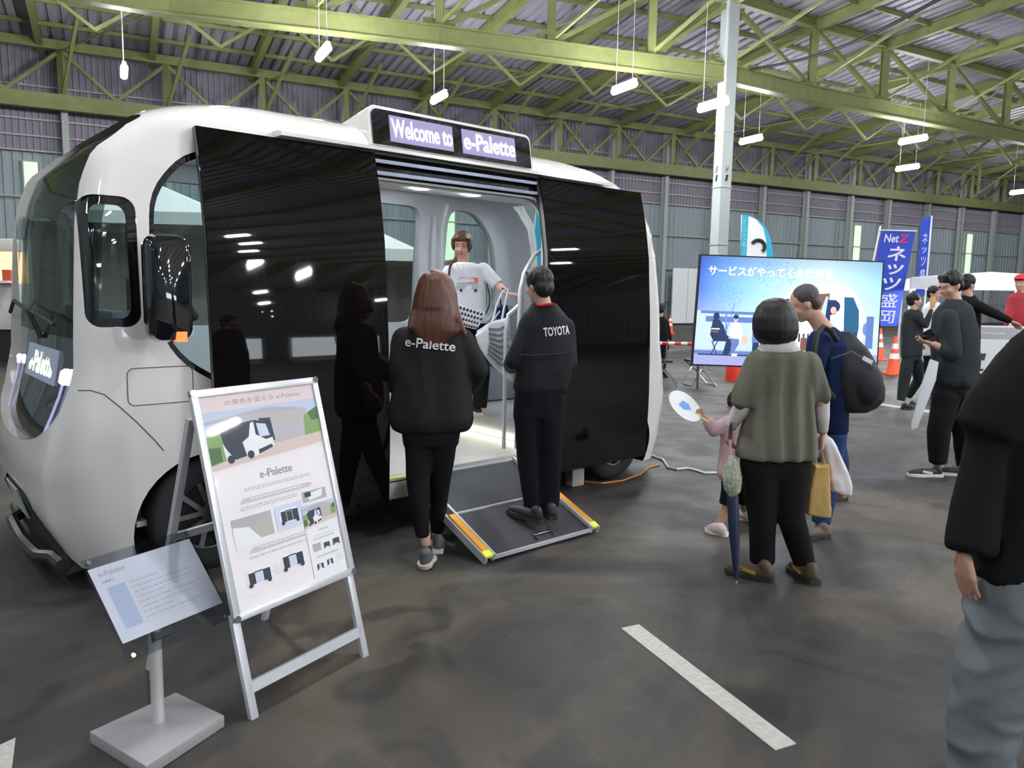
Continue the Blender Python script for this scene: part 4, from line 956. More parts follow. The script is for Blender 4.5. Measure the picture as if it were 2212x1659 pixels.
# ---- cones
def cone(px, py, D_h, label, lean=0):
    g = ground(px, py); t = thing('traffic_cone', label, 'cone', g)
    H = D_h; om = mat('cone_orange', (.85, .10, .03), .5); wm_ = mat('cone_white', (.85, .85, .85), .5)
    MB().box((0, 0, .02), (.36, .36, .04)).build('cone_base', om, t, bevel=.01)
    r = lambda z: .135-(.135-.03)*(z/H)
    MB().cyl((0, 0, .03), (0, 0, H), .135, .03, 24).build('cone_body', om, t, True)
    for a0, b0 in ((.42, .56), (.68, .82)): MB().tube([(0, 0, H*a0), (0, 0, H*b0)], [r(H*a0)+.004, r(H*b0)+.004], 24, caps=False).build('reflective_band', wm_, t, True)
cone(1447, 721, .76, 'small orange cone with white bands near the far wall, left of the screen')
cone(1897, 778, .82, 'orange cone with white bands touching the right edge of the screen')
cone(1929, 809, .80, 'orange cone with white bands beside the standing person filming')
g = ground(1584, 822); t = thing('plastic_bucket', 'upturned red plastic bucket under the left part of the screen', 'bucket', g)
MB().cyl((0, 0, 0), (0, 0, .34), .16, .13, 24).build('bucket_wall', mat('bucket_red', (.85, .05, .02), .4), t, True)
MB().tube([(.16*math.cos(k/24*6.283), .16*math.sin(k/24*6.283), .01) for k in range(24)], .012, 6, closed=True).build('bucket_rim', mat('bucket_red', (.85, .05, .02), .4), t)
# ---- folding chairs
def fold_chair(px, py, rz, label, group=None):
    g = ground(px, py); t = thing('folding_chair', label, 'chair', g, rz, group)
    for s in (-.21, .21):
        MB().tube([(s, -.02, .80), (s, .0, .46), (s, .24, .02)], .011, 6).build('leg', chrome, t, True)
        MB().tube([(s, .22, .44), (s, .02, .28), (s, -.22, .02)], .011, 6).build('leg', chrome, t, True)
    for q in (((-.21, .24, .02), (.21, .24, .02)), ((-.21, -.22, .02), (.21, -.22, .02)), ((-.21, .02, .28), (.21, .02, .28))): MB().tube(q, .010, 6).build('cross_tube', chrome, t, True)
    MB().box((0, .06, .45), (.40, .36, .035)).build('seat', black_matte, t, bevel=.012); MB().box((0, -.03, .73), (.40, .03, .16)).build('backrest', black_matte, t, bevel=.012)
fold_chair(1436, 834, 1.35, 'folding chair with chrome legs, nearest the bus tail')
fold_chair(1512, 834, 1.75, 'folding chair with chrome legs, middle one beside the screen')
fold_chair(1560, 800, 1.5, 'folding chair with chrome legs, partly behind the screen')
fold_chair(1402, 800, 2.9, 'folding chair under the seated person in black')
# ---- barrier bar
a_, b_ = P(1402, 741, 13), P(1512, 743, 13); t = thing('barrier_bar', 'red and white striped bar held across the chairs', 'bar', (a_.x, a_.y, 0))
for k in range(8): MB().cyl(a_.lerp(b_, k/8), a_.lerp(b_, (k+1)/8), .03, None, 12).build('band', mat('bar_red', (.75, .05, .04), .5) if k % 2 == 0 else mat('bar_white', (.85, .83, .80), .5), t, True, world=True, label='red band' if k % 2 == 0 else 'white band')
for q in (a_, b_): MB().cyl(Vector((q.x, q.y+.05, 0)), Vector((q.x, q.y+.05, q.z+.05)), .02).build('upright', darkgrey, t, world=True)
# second bar, low and far by the wall
a_, b_ = P(1440, 655, 27), P(1520, 662, 27); t = thing('barrier_bar', 'far red and white bar low in front of the white door', 'bar', (a_.x, a_.y, 0))
a_, b_ = ground(1440, 684)+Z*.55, ground(1545, 690)+Z*.55
for k in range(12): MB().cyl(a_.lerp(b_, k/12), a_.lerp(b_, (k+1)/12), .035, None, 8).build('band', mat('bar_red', (.75, .05, .04), .5) if k % 2 == 0 else mat('bar_white', (.85, .83, .80), .5), t, world=True)
for q in (a_, b_): MB().cyl(Vector((q.x, q.y+.05, 0)), Vector((q.x, q.y+.05, q.z+.05)), .03).build('upright', darkgrey, t, world=True)
# ---- banners
def bannerP(pts, D, m, th=.012):
    q = [P(x, y, D) for x, y in pts]; return MB().loft([q, [p+Vector((0, th, 0)) for p in q]]), q
bl = mat('banner_blue', (.02, .06, .50), .6)
BD = 14.6; t = thing('banner', 'tall blue banner with white Japanese letters beside the screen', 'banner', (P(1905, 700, BD).x, BD, 0), 0)
mb, q = bannerP([(1905, 498), (1977, 500), (1938, 705), (1866, 703)], BD, bl); mb.build('banner_cloth', bl, t, world=True)
MB().tube([P(1903, 488, BD)+Vector((0, .02, 0)), P(1852, 740, BD)+Vector((0, .02, 0)), Vector((P(1850, 700, BD).x, BD, .0))], .018, 8).tube([P(1898, 497, BD), P(1980, 499, BD)], .012, 6).build('banner_pole', whitem, t, world=True)
bf = quadP(q[0], q[1], q[2], q[3])
if (bf(0, 0, 1)-bf(0, 0)).y > 0:
    _bf = bf; bf = lambda u, v, o=0.0: _bf(u, v, -o)
mb = MB()
for s_, v0, v1 in (('ネ', .16, .31), ('ッ', .345, .455), ('ツ', .485, .62), ('盛', .655, .80), ('岡', .835, .97)): text_uv(mb, bf, s_, .30 if s_ != 'ッ' else .36, v0, .86, v1, .006, .02 if s_ < '一' else .004)
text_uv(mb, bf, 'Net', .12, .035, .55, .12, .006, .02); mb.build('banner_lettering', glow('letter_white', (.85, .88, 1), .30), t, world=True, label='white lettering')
mb = MB(); text_uv(mb, bf, 'Z', .56, .035, .84, .12, .006, .02); mb.build('banner_lettering', mat('letter_red', (.75, .03, .05), .5), t, world=True, label='red letter')
t = thing('banner', 'narrow blue banner seen edge-on behind the tall blue banner', 'banner', (P(1990, 640, 16.5).x, 16.5, 0))
mb, q = bannerP([(1991, 470), (2011, 468), (1998, 640), (1978, 636)], 16.5, bl); mb.build('banner_cloth', bl, t, world=True)
MB().tube([P(2013, 466, 16.5), P(1997, 660, 16.5), Vector((P(1997, 660, 16.5).x, 16.5, 0))], .018, 8).build('banner_pole', whitem, t, world=True)
bf2 = quadP(q[0], q[1], q[2], q[3])
if (bf2(0, 0, 1)-bf2(0, 0)).y > 0:
    _b2 = bf2; bf2 = lambda u, v, o=0.0: _b2(u, v, -o)
mb = MB()
for s_, v0, v1 in (('ネ', .2, .34), ('ッ', .38, .46), ('ツ', .5, .62), ('盛', .66, .8)): text_uv(mb, bf2, s_, .25, v0, .8, v1, .006, .004)
mb.build('banner_lettering', MATS['letter_white'], t, world=True)
# feather flag
FD = 17.5; t = thing('feather_flag', 'teal and white curved feather flag rising behind the screen', 'flag', (P(1604, 560, FD).x, FD, 0))
teal = mat('flag_teal', (.03, .45, .62), .6)
ou = [(1604, 464), (1622, 466), (1640, 476), (1655, 493), (1665, 515), (1670, 545), (1672, 640), (1596, 640), (1600, 540)]
mb, q = bannerP(ou, FD, teal); mb.build('flag_cloth', teal, t, world=True)
mb = MB(); wpt = [(1617, 467), (1632, 473), (1648, 492), (1655, 520), (1657, 640), (1610, 640), (1613, 540)]
mb.loft([[P(x, y, FD)-Vector((0, .004, 0)) for x, y in wpt], [P(x, y, FD)-Vector((0, .008, 0)) for x, y in wpt]]); mb.build('flag_panel', mat('flag_white', (.85, .86, .88), .6), t, world=True)
cpts = [P(1637+14*math.cos(a), 533+14*math.sin(a), FD)-Vector((0, .012, 0)) for a in [math.radians(d) for d in range(-150, 60, 14)]]
MB().tube(cpts, .045, 6).build('flag_mark', black_matte, t, world=True, label='black arc mark')
mb = MB(); 
for i, ch in enumerate('すべての人に'): text_on(mb, ch, P(1603, 485+i*16, FD)-Vector((0, .012, 0)), (1, 0, 0), (0, 0, 1), .085, .11, .0)
mb.build('flag_lettering', MATS['letter_white'], t, world=True)
MB().tube([Vector((P(1602, 560, FD).x, FD+.03, 0)), P(1602, 560, FD)+Vector((0, .03, 0)), P(1603, 464, FD)+Vector((0, .03, 0))], .018, 6).build('flag_pole', whitem, t, world=True)
t = thing('feather_flag', 'teal feather flag standing behind the bus, seen through its rear window', 'flag', (P(1165, 640, 13).x, 13, 0))
mb, q = bannerP([(1160, 450), (1176, 455), (1186, 480), (1188, 660), (1140, 660), (1150, 560)], 13, teal); mb.build('flag_cloth', teal, t, world=True)
MB().tube([Vector((P(1150, 560, 13).x-.05, 13.03, 0)), P(1150, 560, 13)+Vector((-.05, .03, 0)), P(1160, 450, 13)+Vector((0, .03, 0))], .018, 6).build('flag_pole', whitem, t, world=True)
# ---- tents beyond the bus
tentm = mat('tent_white', (.78, .77, .74), .7, noise_amt=.05); tentb = mat('tent_beige', (.52, .46, .40), .7)
def tent(c, w_, d_, ze, zp, label, rz=0, walls=True, cat='tent', lamp=False):
    t = thing('tent', label, cat, c, rz); hx, hy = w_/2, d_/2
    for sx in (-1, 1):
        for sy_ in (-1, 1): MB().cyl((sx*hx, sy_*hy, 0), (sx*hx, sy_*hy, ze), .025).build('tent_pole', alu_paint, t)
    cr = [(-hx, -hy, ze), (hx, -hy, ze), (hx, hy, ze), (-hx, hy, ze)]
    MB().add(cr+[(0, 0, zp)], [(0, 1, 4), (1, 2, 4), (2, 3, 4), (3, 0, 4)]).add([(x, y, z-.22) for x, y, z in cr]+cr, [(0, 1, 5, 4), (1, 2, 6, 5), (2, 3, 7, 6), (3, 0, 4, 7)]).build('canopy', tentm, t)
    if walls:
        for (a_, b_) in (((-hx, hy), (hx, hy)), ((hx, hy), (hx, -hy)), ((-hx, -hy), (-hx, hy))):
            n = 14; A = Vector((*a_, 0)); B = Vector((*b_, 0)); dd = (B-A); nn_ = Vector((-dd.y, dd.x, 0)).normalized(); mb = MB()
            top = [A+dd*k/n+nn_*(.03 if k % 2 else 0) for k in range(n+1)]
            for k in range(n): mb.add([top[k], top[k+1], top[k+1]+Z*(ze-.15), top[k]+Z*(ze-.15)], [(0, 1, 2, 3)])
            mb.build('tent_wall', tentb, t)
    if lamp:
        for sx in (-.25, .25): MB().box((sx*w_, -hy, ze-.12), (w_*.36, .06, .08)).build('strip_light', glow('strip_light', (.9, .96, 1), 60), t)
    return t
c = P(742, 600, 15.5); tent((c.x, 15.5, 0), 2.9, 2.6, 2.35, 3.05, 'beige-walled white tent beyond the bus, seen through the open doorway', .15)
c = P(330, 600, 15); tent((c.x, 15, 0), 3.2, 2.6, 2.9, 3.6, 'white tent beyond the bus nose, seen through the side window', .1)
c = P(1985, 600, 19.5); tent((c.x, 19.5, 0), 1.6, 1.6, 2.02, 2.12, 'small bright booth tent right of the blue banners', 0, False, lamp=True)
c = P(2150, 600, 13.5); tent((c.x+.1, 13.8, 0), 2.0, 1.6, 2.0, 2.10, 'brightest booth tent at the right edge, glowing with strip lights', 0, False, lamp=True)
# ---- booth panel at the right
D9 = 9.3; bq = [P(2117, 703, D9), P(2260, 706, D9), P(2225, 872, D9), P(2072, 868, D9)]
t = thing('sign_board', 'white booth sign board with a grey heading strip behind the man in grey', 'sign', (bq[3].x, D9, 0))
MB().loft([bq, [p+Vector((0, .04, 0)) for p in bq]]).build('board', whitem, t, world=True)
gf = quadP(*bq)
if (gf(0, 0, 1)-gf(0, 0)).y > 0:
    _gf = gf; gf = lambda u, v, o=0.0: _gf(u, v, -o)
a = Art(); a.c('grey'); flatpoly(a, gf, rectuv(0, .02, 1, .17), .003); a.c('white'); text_uv(a, gf, 'C+', .60, .05, .72, .14, .005, .01); lines(a, gf, .06, .4, .09, .12, 1, .005, 'white', 3)
for (u, v) in ((.10, .36), (.18, .62), (.36, .40)):
    a.c('dark'); flatpoly(a, gf, rectuv(u, v, u+.10, v+.09), .004); flatpoly(a, gf, rectuv(u+.03, v+.09, u+.05, v+.22), .004); flatpoly(a, gf, rectuv(u-.04, v+.20, u+.12, v+.23), .004)
a.build('board_print', pmats, t, world=True)
for q in (bq[3].lerp(bq[2], .15), bq[3].lerp(bq[2], .7)):
    for e_ in (Vector((q.x, D9+.1, 0.01)), Vector((q.x+.05, D9+.5, 0.01))): MB().tube([q+Vector((0, .05, .1)), e_], .02, 6).build('board_leg', darkgrey, t, world=True)
# booth counter with goods under the bright tent
c = P(2185, 690, 12.2); t = thing('booth_table', 'white covered booth table with goods under the brightest tent', 'table', (c.x, 12.2, 0))
MB().box((0, 0, .70), (1.9, .7, .04)).build('tabletop', whitem, t); MB().box((0, -.33, .35), (1.88, .02, .68)).build('table_skirt', mat('skirt_red', (.45, .03, .04), .7), t)
for k, (x, h_) in enumerate(((-.6, .2), (-.25, .28), (.1, .18), (.5, .25))):
    o = MB().box((0, 0, h_/2), (.22, .18, h_)).build('goods_box', mat('goods_%d' % k, ((.7, .72, .8), (.2, .25, .7), (.8, .8, .82), (.6, .1, .1))[k], .5), None, bevel=.01)
    o.location = (c.x+x, 12.2, .72); tag(o, ('pale grey', 'blue', 'white', 'dark red')[k]+' goods box on the bright booth table', 'box')
# ---- truck at the left edge
c = P(-40, 600, 15.5); t = thing('kitchen_truck', 'white food truck with a warm-lit hatch at the left edge', 'truck', (c.x-.4, 15.5, 0))
MB().box((0, .9, 1.12), (2.1, 1.8, .95)).box((0, .9, 2.35), (2.1, 1.8, .25)).build('truck_body', mat('truck_white', (.72, .70, .66), .4), t, bevel=.04)
MB().box((0, 1.0, 1.92), (2.0, 1.5, .65)).build('service_hatch', glow('warm_light', (1, .55, .30), .9), t, label='warm-lit service hatch')
MB().box((0, -.05, 1.62), (2.1, .3, .04)).build('counter', whitem, t); MB().box((.55, -.02, 1.2), (.4, .02, .16)).build('number_plate', whitem, t)
for x in (-.7, .7): MB().cyl((x, 0.05, .33), (x, .3, .33), .33, None, 24).build('wheel', rubber, t)
for k in range(5): MB().box((-.8+k*.4, .2, 1.75), (.16, .1, .22)).build('hatch_jar', mat('goods_red', (.5, .08, .04), .5), t)
# daylight doorways of the hall, behind and right of the viewpoint (seen mirrored in the bus doors)
b0 = cl-wn*75
for k, (s0, s1) in enumerate(((43, 54), (57, 67))):
    a_ = b0+we*s0+wn*.2; b_ = b0+we*s1+wn*.2
    o = MB().add([a_+Z*.3, b_+Z*.3, b_+Z*2.6, a_+Z*2.6], [(0, 1, 2, 3)]).build('window_%d' % (k+6), glow('daylight', (.85, .92, 1), 5), None); o['kind'] = 'structure'
# ============================================================ PEOPLE
skinm = mat('skin', (.62, .36, .26), .5, noise_amt=.05, spec=.4)
skind = mat('skin_tan', (.50, .28, .20), .5, noise_amt=.05, spec=.4)
lipm = mat('lips', (.50, .12, .12), .4); eyew = mat('eye_white', (.8, .8, .8), .3); eyed = mat('eye_dark', (.02, .012, .01), .2)
hair_br = mat('hair_auburn', (.105, .036, .020), .38, noise_amt=.5, nscale=70, bump=.35, bscale=110, strand=.06)
hair_dk = mat('hair_black', (.008, .007, .007), .45, noise_amt=.4, nscale=60, bump=.3, bscale=110, strand=.12)
hair_brn = mat('hair_brown', (.10, .035, .022), .45, noise_amt=.35, nscale=60, bump=.3, bscale=110, strand=.1)
hair_gr = mat('hair_greying', (.07, .055, .055), .5, noise_amt=.6, nscale=90, bump=.3, bscale=120, strand=.3)
def cloth(n, c, r=.85, **k): return mat('cloth_'+n, c, r, noise_amt=.12, nscale=30, bump=.2, bscale=220, sheen=0, spec=.2, **k)
c_black = cloth('black', (.009, .009, .010)); c_jkt = cloth('jacket', (.019, .018, .019), .7); c_jktB = cloth('jacket_grey', (.023, .023, .028), .7); c_trB = cloth('navy_trousers', (.009, .010, .015))
c_white = cloth('white', (.75, .76, .80)); c_olive = cloth('olive_grey', (.155, .15, .115)); c_navy = cloth('navy', (.009, .020, .075)); c_jean = cloth('jeans', (.03, .06, .16))
c_pink = cloth('pink', (.62, .42, .46)); c_dgrey = cloth('dark_grey', (.035, .04, .043)); c_grey = cloth('grey_trousers', (.17, .19, .20)); c_cream = cloth('cream', (.62, .59, .56))
def limb(mb, pts, D, flat=True):
    q = []
    for p in pts:
        dD = p[3] if len(p) > 3 else 0
        q.append((at(p[0], p[1], D+dD), p[2]*(D+dD)/F_PX))
    for i, ((a, r1), (b, r2)) in enumerate(zip(q, q[1:])):
        if i < len(q)-2 or not flat: mb.caps(a, b, r1, r2, 16)
        else: mb.caps(a, a.lerp(b, .5), r1, (r1+r2)/2, 16); mb.tube([a, b], [r1, r2], 16)
    return q
def rings(mb, rows, D, ratio=.6, n=24, sq=2.3):
    R = []
    for r in rows:
        y, xl, xr = r[:3]; dD = r[3] if len(r) > 3 else 0; rt = r[4] if len(r) > 4 else ratio
        L = at(xl, y, D+dD); Rr = at(xr, y, D+dD); c = (L+Rr)/2; a = (Rr-L)/2; b = Vector((0, a.length*rt, 0)); ring_ = []
        for k in range(n):
            t = 2*math.pi*k/n; ct, st = math.cos(t), math.sin(t)
            ring_.append(c+a*math.copysign(abs(ct)**(2/sq), ct)+b*math.copysign(abs(st)**(2/sq), st))
        R.append(ring_)
    return mb.loft(R)
def head(mb, c, f, k=1.0, up=None):
    f = f.normalized(); u = (up or Z); s = f.cross(u).normalized(); u = s.cross(f).normalized(); M = Matrix((s, f, u)).transposed(); q = lambda x, y, z: c+(s*x+f*y+u*z)*k
    mb.ell(q(0, -.008, .025), (.074*k, .092*k, .088*k), M); mb.ell(q(0, .018, -.035), (.060*k, .070*k, .078*k), M); mb.ell(q(0, .055, -.092), (.030*k, .026*k, .022*k), M)
    mb.caps(q(0, .083, .004), q(0, .104, -.032), .008*k, .013*k, 8); mb.caps(q(-.012, .09, -.036), q(.012, .09, -.036), .009*k, .009*k, 8)
    mb.ell(q(0, .080, -.062), (.024*k, .012*k, .010*k), M, 10, 6)
    for sg in (-1, 1):
        mb.ell(q(sg*.073, -.012, -.012), (.010*k, .019*k, .030*k), M, 10, 6); mb.ell(q(sg*.036, .060, -.030), (.024*k, .022*k, .024*k), M, 10, 6); mb.caps(q(sg*.014, .084, .024), q(sg*.045, .074, .024), .009*k, .007*k, 8)
    return q, s, u, M
def face(root, q, s, f, M, k=1.0, smile=False):
    for sg in (-1, 1):
        e = MB().ell(q(sg*.031, .078, .004), (.015*k, .010*k, .008*k), M, 12, 8).build('eye', eyew, root, True, world=True)
        MB().ell(q(sg*.031, .086, .004), (.0075*k, .005*k, .0075*k), M, 10, 6).build('iris', eyed, e, True, world=True)
        MB().caps(q(sg*.016, .094, .026), q(sg*.046, .082, .028), .0035*k, .002*k, 6).build('eyebrow', hair_brn, root, True, world=True)
    MB().tube([q(-.024, .084, -.058), q(-.012, .092, -.063), q(.012, .092, -.063), q(.024, .084, -.058)], [.003*k, .006*k, .006*k, .003*k], 8).build('lips', lipm, root, True, world=True)
def hand(mb, wpt, d, n, side=1, curl=.5, k=1.0):
    d = d.normalized(); n = (n-d*n.dot(d)).normalized(); s = d.cross(n).normalized()*side
    kn = [wpt+(d*.082+s*o)*k for o in (.034, .0115, -.0115, -.033)]
    for p in kn: mb.caps(wpt+(d*.012+(p-wpt).normalized()*.004)*k, p, .016*k, .0115*k, 8)
    for i, (p, L) in enumerate(zip(kn, (.070, .080, .074, .058))):
        a = p; dd = d; c = curl*(1+.12*i)
        for j, fr in enumerate((.45, .32, .25)):
            dd = (dd*math.cos(c*.8)+n*math.sin(c*.8)).normalized() if True else dd
            n2 = (n-dd*n.dot(dd)).normalized(); b = a+dd*L*fr*k; mb.caps(a, b, (.0092-.0012*j)*k, (.0085-.0012*j)*k, 8); a = b; c = curl
            nn2 = n2; n_ = n2
    t0 = wpt+(d*.018+s*.022)*k; t1 = t0+(d*.032+s*.026+n*.010)*k; t2 = t1+(d*.030+s*.006+n*.012)*k; t3 = t2+(d*.024+n*.010)*k
    mb.caps(t0, t1, .0145*k, .0115*k, 8).caps(t1, t2, .0115*k, .0095*k, 8).caps(t2, t3, .0095*k, .008*k, 8)
def shoe(root, heel, toe, up_m, sole_m, w_=.045, h=.075, lab=None, vox=.008, stripe=None):
    d = (toe-heel); L = d.length; d.normalize(); s = d.cross(Z).normalized(); u = s.cross(d).normalized()
    mb = MB(); mb.caps(heel+d*.04+u*(h*.72), heel+d*.055+u*(h*1.25), .036, .038, 12).caps(heel+d*.045+u*.042, heel+d*L*.55+u*.040, .037, .038, 12).caps(heel+d*L*.55+u*.040, heel+d*(L-.04)+u*.032, .040, .028, 12)
    o = blob(mb, 'shoe', up_m, root, vox, 2, label=lab)
    prof = [(0, .0), (.03, .7), (.12, .78), (.35, .72), (.62, 1.0), (.82, .92), (.95, .55), (1.0, 0)]
    pts = [(t, v) for t, v in prof]+[(t, -v) for t, v in prof[-2:0:-1]]
    M2 = MB(); M2.loft([[heel+d*(t*L)+s*(v*w_)+u*0.002 for t, v in pts], [heel+d*(t*L)+s*(v*w_*1.03)+u*.014 for t, v in pts], [heel+d*(t*L)+s*(v*w_)+u*.030 for t, v in pts]])
    M2.build('sole', sole_m, o, 50, world=True)
    if stripe:
        for sg in (-1, 1): MB().bar(heel+d*L*.35+s*sg*.040+u*.04, heel+d*L*.62+s*sg*.043+u*.055, .004, .02, u).build('shoe_stripe', stripe, o, world=True)
    return o
def person(label, px, py, D=None):
    g = ground(px, py) if D is None else Vector((at(px, py, D).x, D, 0)); return thing('person', label, 'person', g)
solew = mat('sole_white', (.78, .76, .74), .5); soled = mat('sole_dark', (.03, .03, .03), .6); shoeb = mat('shoe_black', (.02, .02, .02), .45)

# ---- A : woman in black jacket walking to the door
D = 4.5; r = person('woman with long auburn hair in a black e-Palette jacket, seen from behind', 930, 1215)
hc = P(941, 640, D+.02); b = MB(); head(b, hc, Vector((.05, 1, -.08)), 1.0)
b.caps(P(941, 665, D), P(940, 712, D), .05, .055); rings(b, [(712, 880, 1000), (740, 872, 1006), (860, 868, 1000), (905, 870, 998)], D, .5)
for side in (((868, 735), (852, 800), (852, 848, .15)), ((1006, 735), (1030, 800), (1008, 845, .22))):
    q = [P(p[0], p[1], D+(p[2] if len(p) > 2 else 0)) for p in side]; b.caps(q[0], q[1], .040, .035).caps(q[1], q[2], .035, .026)
hand(b, P(850, 850, D+.15), Vector((-.1, .5, -.9)), Vector((1, 0, 0)), 1, .35); hand(b, P(1007, 846, D+.23), Vector((0, .6, -.6)), Vector((-1, 0, 0)), -1, .4)
limb(b, [(905, 930, 26), (904, 1050, 20, -.04), (921, 1180, 11, -.08)], D); limb(b, [(958, 930, 26), (950, 1045, 20, .1), (945, 1160, 11, .28)], D)
blob(b, 'body', skinm, r, .011, 2)
b = MB(); rings(b, [(583, 934, 948), (592, 915, 966), (606, 904, 978), (635, 896, 987), (665, 891, 990)], D-.005, .92, sq=2.0)
rings(b, [(640, 897, 986, -.01, .8), (670, 890, 991, -.035, .65), (693, 882, 998, -.06, .45), (706, 881, 1004, -.085, .28), (716, 892, 1003, -.10, .22), (730, 905, 975, -.11, .22), (752, 914, 948, -.115, .25)], D, .5, sq=2.0); b.caps(P(990, 690, D-.09), P(1007, 726, D-.115), .022, .008); b.caps(P(893, 680, D-.08), P(884, 708, D-.105), .020, .010)
blob(b, 'hair', hair_br, r, .009, 2, fold=(.0035, 30, .12))
b = MB(); rings(b, [(698, 908, 976, 0, .8), (712, 882, 996, 0, .62), (730, 864, 1010, 0, .56), (770, 858, 1018, 0, .52), (820, 852, 1018, 0, .55), (870, 847, 1018, 0, .58), (905, 844, 1019, 0, .6), (922, 850, 1014, 0, .58), (929, 862, 1004, 0, .52)], D, .55)
limb(b, [(876, 735, 26), (860, 800, 23), (856, 838, 19, .12)], D); limb(b, [(1000, 735, 26), (1030, 798, 23, .0), (1014, 838, 19, .2)], D)
jk = blob(b, 'jacket', c_jkt, r, .011, 3, fold=(.014, 6, .5))
X = (P(987, 748, D)-P(873, 736, D)); Wd = X.length; X.normalize(); Y = (Z-X*X.dot(Z)).normalized()
jk2 = MB(); O = P(873, 748, D-.12)
tx = decal(type('o', (), {'data': jk.data}) if False else jk, 'e-Palette', O-RM(r).translation, X, Y, Wd*.94, .056, .012, .012)
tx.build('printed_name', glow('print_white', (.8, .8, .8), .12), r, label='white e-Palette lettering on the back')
b = MB(); rings(b, [(895, 866, 998, 0, .6), (925, 868, 996, 0, .62), (960, 872, 990, 0, .6)], D, .6); limb(b, [(907, 950, 33), (903, 1045, 25, -.04), (913, 1160, 15, -.08)], D); limb(b, [(955, 950, 33), (950, 1040, 24, .1), (945, 1146, 14, .26)], D)
blob(b, 'trousers', c_black, r, .011, 3, fold=(.004, 8, .5))
h1 = P(936, 1205, 4.36); t1 = ground(906, 1246); shoe(r, h1+Vector((.0, 0, .0)), Vector((t1.x, t1.y+.10, .0)), mat('shoe_grey', (.10, .10, .11), .6), mat('sole_pink', (.66, .55, .50), .5), .045, .06, 'grey sneaker with pale sole, heel lifted')
g2 = ground(946, 1186); shoe(r, Vector((g2.x+.01, g2.y-.10, 0)), Vector((g2.x-.01, g2.y+.14, 0)), mat('shoe_grey', (.10, .10, .11), .6), solew, .045, .06)

# ---- B : man on the ramp
D = 4.95; rz_ = .13; r = person('man in a dark work jacket lettered TOYOTA standing on the ramp', 1165, 1130, 4.93)
fdir = Vector((-.62, .78, -.12)); hc = P(1164, 617, D); b = MB(); hq, hs, hu, hM = head(b, hc, fdir, .98)
b.caps(P(1170, 640, D), P(1176, 672, D), .052, .056); rings(b, [(672, 1145, 1212), (700, 1136, 1224), (840, 1124, 1216)], D, .5)
limb(b, [(1140, 705, 15), (1112, 785, 13), (1100, 800, 10, .22)], D); limb(b, [(1222, 705, 15), (1228, 785, 13), (1212, 815, 10, .2)], D)
hand(b, P(1101, 797, D+.25), Vector((-.2, .9, .1)), Vector((.7, 0, -.5)), -1, .6); hand(b, P(1208, 815, D+.25), Vector((-.5, .8, .1)), Vector((-.7, 0, -.5)), 1, .6)
limb(b, [(1145, 870, 24), (1146, 990, 18), (1155, 1110, 12)], D); limb(b, [(1192, 870, 24), (1192, 985, 18), (1190, 1100, 12)], D)
blob(b, 'body', skinm, r, .010, 2)
b = MB(); b.ell(hq(0, -.014, .040), (.083, .094, .086), hM); b.ell(hq(0, -.052, -.010), (.072, .052, .072), hM); b.ell(hq(0, .045, .085), (.055, .040, .030), hM)
blob(b, 'hair', hair_dk, r, .008, 2, fold=(.004, 40, .5))
b = MB(); rings(b, [(656, 1150, 1202, -.01, .9), (668, 1141, 1212, 0, .75), (682, 1130, 1226, 0, .6), (700, 1124, 1234, 0, .55), (730, 1121, 1238, 0, .52), (764, 1119, 1240, 0, .54), (800, 1115, 1233, 0, .55), (838, 1111, 1226, 0, .56), (848, 1116, 1220, 0, .5)], D, .55)
limb(b, [(1142, 704, 20), (1112, 780, 19, -.02), (1104, 790, 16, .16)], D); limb(b, [(1220, 704, 20), (1229, 780, 16, .02), (1212, 808, 14, .18)], D)
jb = blob(b, 'jacket', c_jktB, r, .011, 3, fold=(.011, 7, .5))
X = (P(1234, 712, D)-P(1177, 717, D)); Wd = X.length; X = (X.normalized()+Vector((0, .25, 0))).normalized(); Y = (Z-X*X.dot(Z)).normalized()
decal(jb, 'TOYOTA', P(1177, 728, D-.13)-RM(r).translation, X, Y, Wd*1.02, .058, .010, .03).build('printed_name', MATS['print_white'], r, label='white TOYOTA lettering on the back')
MB().tube([P(x, y, D-.075-.02*math.sin((x-1150)/52*3.14)) for x, y in ((1158, 659), (1170, 660), (1183, 658), (1194, 657))], .009, 8).build('collar_lining', mat('collar_red', (.45, .01, .02), .7), r, True, world=True, label='red collar lining')
MB().tube([P(x, y, D-.165) for x, y in ((1124, 766), (1150, 768), (1200, 765), (1236, 760))], .004, 6).build('yoke_seam', black_matte, r, world=True)
b = MB(); rings(b, [(835, 1114, 1220, 0, .6), (870, 1111, 1219, 0, .6), (900, 1109, 1216, 0, .55)], D, .6); limb(b, [(1140, 885, 30), (1143, 990, 26), (1153, 1100, 20)], D); limb(b, [(1188, 885, 30), (1190, 985, 22), (1189, 1092, 19)], D)
blob(b, 'trousers', c_trB, r, .011, 3, fold=(.005, 9, .5))
for (hx, hy, tx_, ty_) in ((1172, 1132, 1092, 1106), (1196, 1126, 1160, 1094)):
    a_ = ground(hx, hy, rz_); e_ = ground(tx_, ty_, rz_+.03); dd = (e_-a_).normalized(); shoe(r, a_, a_+dd*.28, shoeb, soled, .045, .06)

